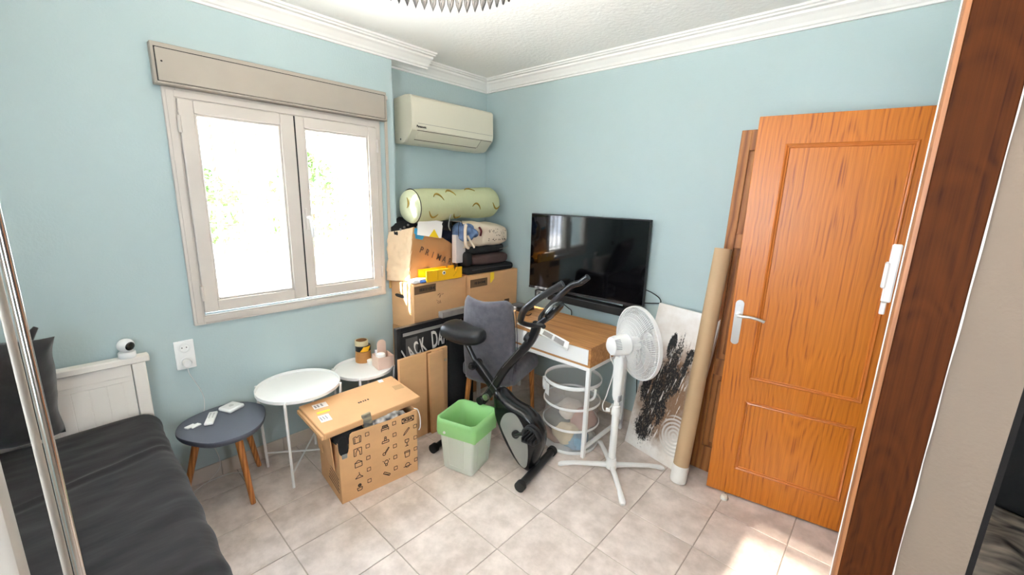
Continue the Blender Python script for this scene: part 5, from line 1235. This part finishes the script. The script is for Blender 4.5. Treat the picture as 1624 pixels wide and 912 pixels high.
for x0, x1 in ((DX0+.018, .915), (.935, DX1-.018)):
    xm = (x0+x1)/2; zt = DZ1-.018
    b = B(); prism(b, [(x0, DZ0+.014), (x1, DZ0+.014), (x1, zt)]+[(xm+.03*math.cos(t), zt-.016*math.sin(t)) for t in [i*PI/8 for i in range(9)]]+[(x0, zt)], 0, .014, frame((0, DY0+.015, 0), (1, 0, 0), (0, 0, 1))); dw = mk('drawer_front', b, M_WHITE, dk)
    b = B(); box(b, (x0+.01, DY0+.016, DZ0+.016), (x1-.01, DY1-.03, DZ1-.03)); mk('drawer_box', b, mat('drawer_dark', lin(50, 46, 42), .9), dw)
b = B()
for lo, hi in [((DX0, DY0, .595), (DX1, DY0+.025, .619)), ((DX0, DY1-.025, .595), (DX1, DY1, .619)), ((DX0, DY0+.025, .595), (DX0+.025, DY1-.025, .619)), ((DX1-.025, DY0+.025, .595), (DX1, DY1-.025, .619))]: box(b, lo, hi, bev=.002)
mk('frame_rail', b, M_WHITE, dk)
for x in (DX0, DX1-.025):
    for y in (DY0, DY1-.025):
        b = B(); box(b, (x, y, 0), (x+.025, y+.025, .595), bev=.002); mk('leg', b, M_WHITE, dk)
    b = B(); box(b, (x+.002, DY0+.025, .055), (x+.023, DY1-.025, .078), bev=.002); mk('foot_rail', b, M_WHITE, dk)
rt_ = thing('router', 'small black box lying at the back of the desk beside the cartons', 'router', (.56, -.3, .75))
b = B(); box(b, (.47, -.36, .7505), (.64, -.22, .785), bev=.006, seg=2); mk('router_body', b, M_BLACK, rt_, smooth=True)
b = B(); tube(b, [(.62, -.355, .765), (.68, -.40, .755), (.72, -.38, .754), (.70, -.33, .754)], .003, 6, k=5); mk('router_cable', b, M_RUB, rt_, smooth=True)
lf = thing('paper_leaflet', 'white folded leaflet strip hanging over the front edge of the desk', 'leaflet', (1.05, -.63, .75))
b = B()
def leaf(u, v):
    A = Vector((.80, -.612, .756)).lerp(Vector((1.275, -.668, .700)), u); C_ = Vector((.775, -.53, .757)).lerp(Vector((1.285, -.662, .757)), u)
    return A.lerp(C_, v)+Vector((0, -.012*math.sin(u*PI), .018*math.sin(u*PI)))
grid(b, leaf, 16, 4); mk('leaflet_paper', b, M_PAPER, lf, smooth='all', solid=.002)
for a0, a1 in ((.02, .14), (.55, .72), (.76, .93)):
    b = B(); grid(b, lambda u, v: leaf(a0+u*(a1-a0), .18+v*.6)+Vector((.001, -.0022, .0022)), 5, 3); mk('printed_label', b, mat('grey_label', lin(150, 146, 140), .7), lf, solid=.0006)

# ================================================================== LAUNDRY BASKET
lb = thing('laundry_basket', 'round white mesh laundry basket full of clothes under the desk', 'basket', (1.235, -.515, 0))
LC = Vector((1.235, -.515, 0)); r0 = .185
b = B(); grid(b, lambda u, v: LC+Vector(((r0+.004*math.cos(v*3*2*PI)-.004)*math.cos(u*2*PI), (r0+.004*math.cos(v*3*2*PI)-.004)*math.sin(u*2*PI), .012+v*.455)), 48, 25, wrapu=True); mk('mesh_wall', b, M_MESH, lb, smooth='all')
for z, hh in ((.012, .022), (.165, .018), (.315, .018), (.462, .026)):
    b = B(); lathe(b, [(r0+.003, z-hh/2 if z > .02 else 0.001), (r0+.006, z-hh/4), (r0+.006, z+hh/4), (r0+.003, z+hh/2), (r0-.001, z)], Matrix.Translation(LC), 48, close=True); mk('hoop', b, M_WHITE, lb, smooth=True)
b = B(); lathe(b, [(0, .001), (r0, .001), (r0, .004), (0, .004)], Matrix.Translation(LC), 40); mk('basket_base', b, M_WHITE, lb)
for a in (-2.35, -.35):
    b = B(); ax_ = Vector((math.cos(a), math.sin(a), 0)); sd_ = Vector((-ax_.y, ax_.x, 0))
    tube(b, [LC+ax_*(r0+.008)+sd_*d+Vector((0, 0, z)) for d, z in ((-.035, .45), (-.03, .40), (.0, .385), (.03, .40), (.035, .45))], .008, 8, k=4); mk('carry_handle', b, M_WHITE, lb, smooth=True)
b = B(); ax_ = Vector((math.cos(-2.0), math.sin(-2.0), 0)); sd_ = Vector((-ax_.y, ax_.x, 0)); 
grid(b, lambda u, v: LC+ax_*(r0+.009)+sd_*(u-.5)*.05+Vector((0, 0, .45-v*.08)), 3, 3); mk('care_label', b, M_PAPER, lb, solid=.001)
CL = [(lin(120, 120, 116), 'grey cotton shirt at the left inside the mesh basket', (-.07, -.06, .16), (.16, .15, .12)), (lin(206, 190, 160), 'beige cotton top in the middle of the mesh basket', (.02, -.09, .11), (.16, .13, .12)), (lin(130, 160, 180), 'pale blue cotton cloth low in the mesh basket', (.09, -.06, .07), (.13, .15, .10)), (lin(196, 160, 148), 'rose cotton cloth at the right inside the mesh basket', (.09, .02, .19), (.13, .15, .11)), (lin(210, 200, 190), 'off white cotton cloth at the back of the mesh basket', (-.04, .07, .17), (.18, .15, .16)), (lin(160, 130, 116), 'tan cotton cloth at the bottom of the mesh basket', (-.06, -.03, .05), (.20, .20, .085)), (lin(220, 208, 196), 'cream cotton cloth on top of the mesh basket heap', (.0, -.04, .235), (.10, .12, .06))]
for k, (c_, lbx, p, d) in enumerate(CL):
    t = thing('laundry_garment', lbx, 'clothes', LC+Vector(p), group='clothes in the laundry basket')
    b = B(); lump(b, LC+Vector(p)*.95, [q*1.14 for q in d], .75, 30, 18, amp=.016, fs=16, seed=20+k); mk('garment_cloth', b, mat('laundry_cotton_%d' % k, c_, .9, var=.08, vscale=20), t, smooth='all')

# ================================================================== STANDING FAN
fc = Vector((1.612, -.612, 0))
fan = thing('standing_fan', 'white standing fan with round wire cage on a cross base', 'fan', fc)
for (x, y) in ((1.35, -.803), (1.846, -.372), (1.816, -.842), (1.40, -.40)):
    e_ = Vector((x, y, 0)); d = (e_-fc); L = d.length; d.normalize(); s_ = Vector((-d.y, d.x, 0)); b = B()
    rings = []
    for t, hw, z0, z1 in ((.0, .016, .02, .052), (.25, .015, .022, .048), (.7, .014, .018, .038), (.85, .017, .008, .030), (.95, .019, .001, .022), (1.0, .012, .002, .014)):
        c_ = fc+d*L*t; rings.append([c_+s_*hw*math.copysign(abs(math.cos(a))**.7, math.cos(a))+Vector((0, 0, (z0+z1)/2+(z1-z0)/2*math.copysign(abs(math.sin(a))**.7, math.sin(a)))) for a in [j*PI/6 for j in range(12)]])
    loft(b, rings, True, True); mk('base_leg', b, M_WPLAS, fan, smooth=True)
Tf = Matrix.Translation(fc)
b = B(); lathe(b, [(0, .015), (.034, .02), (.036, .05), (.028, .065), (.026, .09), (0, .09)], Tf, 20); mk('base_hub', b, M_WPLAS, fan, smooth=True)
b = B(); lathe(b, [(.0, .06), (.0215, .06), (.0215, .40), (0, .40)], Tf, 18); mk('pole', b, M_WPLAS, fan, smooth=True)
b = B(); lathe(b, [(0, .375), (.027, .377), (.028, .42), (.022, .435), (0, .435)], Tf, 18); cyl(b, fc+Vector((-.03, -.02, .40)), fc+Vector((-.05, -.033, .40)), .012, n=12); mk('height_collar', b, M_WPLAS, fan, smooth=True)
b = B(); lathe(b, [(.0, .42), (.0155, .42), (.0155, .62), (0, .62)], Tf, 18); mk('pole', b, M_WPLAS, fan, smooth=True)
b = B(); sqz = [rsq(.024, z, .012, 4) for z in (.44, .50)]; loft(b, [[fc+p for p in r_] for r_ in [rsq(.019, .47, .010, 4), rsq(.025, .50, .012, 4), rsq(.030, .66, .014, 4), rsq(.032, .72, .014, 4), rsq(.024, .745, .01, 4)]], True, True); mk('control_column', b, M_WPLAS, fan, smooth=True)
b = B(); box(b, fc+Vector((.02, -.0315, .475)), fc+Vector((.029, .0, .51))); mk('column_label', b, mat('grey_label_2', lin(160, 160, 158), .6), fan)
fa = Vector((.50, .86, .03)).normalized(); hub = fc+Vector((0, 0, .815))
FMx = Matrix.Translation(hub) @ fa.to_track_quat('Z', 'Y').to_matrix().to_4x4()
b = B(); lathe(b, [(0, -.085), (.035, -.083), (.052, -.07), (.058, -.045), (.06, .02), (.062, .045), (0, .045)], FMx, 28); mt_ = mk('motor_housing', b, M_WPLAS, fan, smooth=True)
b = B()
for k in range(7):
    a = 2.2+k*.16; bar(b, FMx @ Vector((.0545*math.cos(a), .0545*math.sin(a), -.066)), FMx @ Vector((.060*math.cos(a), .060*math.sin(a), -.035)), .003, .003, fa); 
mk('vent_slots', b, mat('vent_shadow', lin(150, 150, 152), .7), mt_)
b = B(); bar(b, fc+Vector((0, 0, .735)), hub-Vector((0, 0, .045)), .03, .05, (fa.y, -fa.x, 0), bev=.006); mk('tilt_neck', b, M_WPLAS, fan)
GZ, GR, GDp = .105, .212, .075
def cage(sg):
    b = B(); nw = 96
    for k in range(nw):
        a = 2*PI*k/nw; tw = .35*sg
        tube(b, [FMx @ Vector((r_*math.cos(a+tw*(r_/GR)), r_*math.sin(a+tw*(r_/GR)), GZ+sg*GDp*(1-(r_/GR)**3.2))) for r_ in (.055, .10, .15, .19, .208, GR)], .0016, 4)
    for r_ in (.055, .075, .095, .115, .135, .155, .175, .195):
        tube(b, [FMx @ Vector((r_*math.cos(2*PI*i/48), r_*math.sin(2*PI*i/48), GZ+sg*GDp*(1-(r_/GR)**3.2))) for i in range(48)], .0012, 4, closed=True)
    return mk('cage', b, M_WHITE, fan, smooth='all')
cage(-1); cage(1)
b = B(); lathe(b, [(GR-.002, GZ-.012), (GR+.004, GZ-.012), (GR+.006, GZ), (GR+.004, GZ+.012), (GR-.002, GZ+.012)], FMx, 64, close=True); mk('cage_ring', b, M_WHITE, fan, smooth=True)
b = B(); lathe(b, [(0, GZ+GDp-.004), (.05, GZ+GDp-.006), (.055, GZ+GDp), (.045, GZ+GDp+.006), (0, GZ+GDp+.008)], FMx, 28); mk('cage_badge', b, M_WPLAS, fan, smooth=True)
M_BLADE = mix_alpha('smoky_blade', lin(240, 240, 240), .55, .3, .4)
for k in range(5):
    b = B(); a0 = 2*PI*k/5+.3
    def blade(u, v):
        r_ = .035+u*.145; wd = (.30+.62*math.sin(min(1, u*1.05)*PI*.62))*.62; a = a0+(v-.5)*wd*1.6+u*.35
        return FMx @ Vector((r_*math.cos(a), r_*math.sin(a), GZ-.005+(v-.5)*.042))
    grid(b, blade, 10, 8); mk('blade', b, M_BLADE, fan, smooth='all', solid=.002)
b = B(); lathe(b, [(0, .045), (.04, .045), (.042, .10), (.03, .115), (0, .118)], FMx, 24); mk('blade_hub', b, M_WPLAS, fan, smooth=True)
b = B(); tube(b, [hub+Vector((-.01, -.058, .0)), hub+Vector((-.035, -.06, -.06)), (1.585, -.63, .66), (1.56, -.645, .50), (1.535, -.64, .42), (1.55, -.64, .385), (1.585, -.64, .42), (1.60, -.637, .45)], .0035, 6, k=6); mk('fan_cable', b, M_CABLEW, fan, smooth='all')

# ================================================================== CANVAS AND TUBE
def paintmat():
    m, nt, b = newmat('abstract_painting')
    tc = N(nt, 'ShaderNodeTexCoord')
    L = nt.links.new
    def mapping(loc=(0, 0, 0), rot=0, sc=(1, 1, 1)):
        mp = N(nt, 'ShaderNodeMapping', vector_type='TEXTURE'); mp.inputs['Location'].default_value = loc; mp.inputs['Rotation'].default_value = (0, 0, rot); mp.inputs['Scale'].default_value = sc
        L(tc.outputs['Object'], mp.inputs['Vector']); return mp
    def noise_(mp, s, d=6, dist=0, rough=.6):
        n = N(nt, 'ShaderNodeTexNoise'); n.inputs['Scale'].default_value = s; n.inputs['Detail'].default_value = d; n.inputs['Distortion'].default_value = dist; n.inputs['Roughness'].default_value = rough
        L(mp.outputs[0], n.inputs['Vector']); return n.outputs[0]
    def ramp(v, p0, p1, c0=(0, 0, 0, 1), c1=(1, 1, 1, 1)):
        r = N(nt, 'ShaderNodeValToRGB'); r.color_ramp.elements[0].position = p0; r.color_ramp.elements[1].position = p1; r.color_ramp.elements[0].color = c0; r.color_ramp.elements[1].color = c1; L(v, r.inputs[0]); return r.outputs[0]
    def math_(op, a, c, clamp=False):
        n = N(nt, 'ShaderNodeMath', operation=op, use_clamp=clamp)
        for i, x in enumerate((a, c)):
            if isinstance(x, (int, float)): n.inputs[i].default_value = x
            else: L(x, n.inputs[i])
        return n.outputs[0]
    def ell(cx_, cy_, rot, rx, ry):   # soft ellipse 1 inside
        mp = mapping((cx_, cy_, 0), rot, (rx, ry, 1)); ln2 = N(nt, 'ShaderNodeVectorMath', operation='LENGTH')
        sp_ = N(nt, 'ShaderNodeSeparateXYZ'); L(mp.outputs[0], sp_.inputs[0]); cb = N(nt, 'ShaderNodeCombineXYZ'); L(sp_.outputs[0], cb.inputs[0]); L(sp_.outputs[1], cb.inputs[1])
        L(cb.outputs[0], ln2.inputs[0]); return math_('SUBTRACT', 1, ln2.outputs['Value'])
    def mix(f, a, c):
        n = N(nt, 'ShaderNodeMix', data_type='RGBA'); L(f, n.inputs[0])
        for i, x in ((6, a), (7, c)):
            if isinstance(x, tuple): n.inputs[i].default_value = (*x, 1)
            else: L(x, n.inputs[i])
        return n.outputs[2]
    diag = mapping((0, 0, 0), R(-5), (1, 4.0, 1))
    nd = noise_(diag, 34, 8, .8, .75); nf = noise_(mapping(), 70, 6, 0, .8); nb_ = noise_(mapping(), 5, 4)
    base = mix(ramp(nb_, .4, .7), lin(236, 232, 228), lin(216, 206, 196))
    # brown wash
    br = math_('ADD', math_('MULTIPLY', ell(.20, .42, 0, .26, .42), 2.0), math_('MULTIPLY', math_('SUBTRACT', nb_, .5), 1.6))
    col = mix(ramp(br, .15, 1.0), base, lin(140, 108, 82))
    # black strokes
    for (cx_, cy_, ro, rx, ry, k) in ((.135, .36, R(-5), .075, .34, 1.5), (.20, .48, R(-4), .06, .38, 1.4), (.17, .73, R(-2), .034, .10, 2.8), (.305, .70, R(-10), .03, .07, 2.4), (.27, .56, R(-10), .045, .20, 1.1), (.11, .16, R(-5), .085, .11, 1.7), (.06, .42, R(-2), .05, .14, 1.2)):
        f = math_('ADD', math_('MULTIPLY', ell(cx_, cy_, ro, rx, ry), k), math_('MULTIPLY', math_('SUBTRACT', nd, .5), 2.4))
        f = math_('ADD', f, math_('MULTIPLY', math_('SUBTRACT', nf, .5), 2.2))
        col = mix(ramp(f, .28, .42), col, lin(24, 22, 21))
    nsp = noise_(mapping((0, 0, 0), R(-5), (1, 2.2, 1)), 120, 4, .5, .8); msk = ramp(ell(.19, .42, R(-13), .20, .46), .05, .35)
    col = mix(math_('MULTIPLY', ramp(nsp, .56, .63), math_('MULTIPLY', msk, .75)), col, lin(168, 150, 134))
    nbr = noise_(mapping((0, 0, 0), R(-5), (1, 3, 1)), 26, 5, .4, .7); col = mix(math_('MULTIPLY', ramp(nbr, .56, .66), math_('MULTIPLY', msk, .75)), col, lin(104, 78, 60))
    # white scratches
    ns = noise_(mapping((0, 0, 0), R(-9), (1, 9, 1)), 70, 3); col = mix(math_('MULTIPLY', ramp(ns, .60, .66), ramp(ell(.20, .42, R(-15), .20, .46), 0, .3)), col, lin(226, 220, 212))
    # ring print
    wv = N(nt, 'ShaderNodeTexWave', wave_type='RINGS', rings_direction='Z'); wv.inputs['Scale'].default_value = 14; wv.inputs['Distortion'].default_value = .5
    L(mapping((.33, .20, 0)).outputs[0], wv.inputs['Vector'])
    col = mix(math_('MULTIPLY', ramp(wv.outputs[0], .35, .6), ramp(ell(.33, .20, 0, .10, .14), .0, .12)), col, lin(206, 200, 194))
    L(col, b.inputs['Base Color']); b.inputs['Roughness'].default_value = .7
    return m
cv = thing('canvas_painting', 'abstract black and brown canvas painting leaning on the wall behind the fan', 'painting', (0, 0, 0), 0)
CVM = frame((1.523, -.268, .004), (.975, -.22, 0), (-.017+.0, .24, .963)); CW, CH = .428, .985
cv.matrix_world = CVM
b = B(); box(b, (0, 0, -.02), (CW, CH, -.0015), bev=.002); mk('canvas_edge', b, mat('canvas_side', lin(226, 216, 204), .8), cv)
b = B(); box(b, (.001, .001, -.0015), (CW-.001, CH-.001, 0)); mk('painted_front', b, paintmat(), cv)
tu = thing('cardboard_tube', 'tall kraft cardboard tube leaning against the old door', 'tube', (1.96, -.42, 0))
A_, Z_ = Vector((1.957, -.426, .045)), Vector((1.985, -.262, 1.385)); dT = (Z_-A_).normalized()
TM = Matrix.Translation(A_) @ dT.to_track_quat('Z', 'Y').to_matrix().to_4x4(); LT_ = (Z_-A_).length
b = B(); lathe(b, [(.040, .03), (.044, .03), (.044, LT_), (.040, LT_)], TM, 32, close=True); mk('tube_body', b, M_TUBE, tu, smooth=True)
b = B(); lathe(b, [(0, -.035), (.044, -.035), (.046, -.03), (.046, .068), (.0445, .07), (0, .06)], TM, 32); mk('plastic_wrap_end', b, mat('white_wrap', lin(236, 232, 226), .4, bump=.4, bscale=50), tu, smooth=True)
b = B(); lathe(b, [(0, LT_-.02), (.040, LT_-.02), (.0402, LT_-.012), (0, LT_-.012)], TM, 32); mk('end_plug', b, M_WPLAS, tu, smooth=True)
b = B(); grid(b, lambda u, v: TM @ Vector((.0448*math.cos(-2.1+u*.9), .0448*math.sin(-2.1+u*.9), .07+v*.03)), 8, 3); mk('tape_piece', b, M_PAPER, tu, solid=.0008)

for o in bpy.data.objects:
    if '_local' in o.keys(): del o['_local']
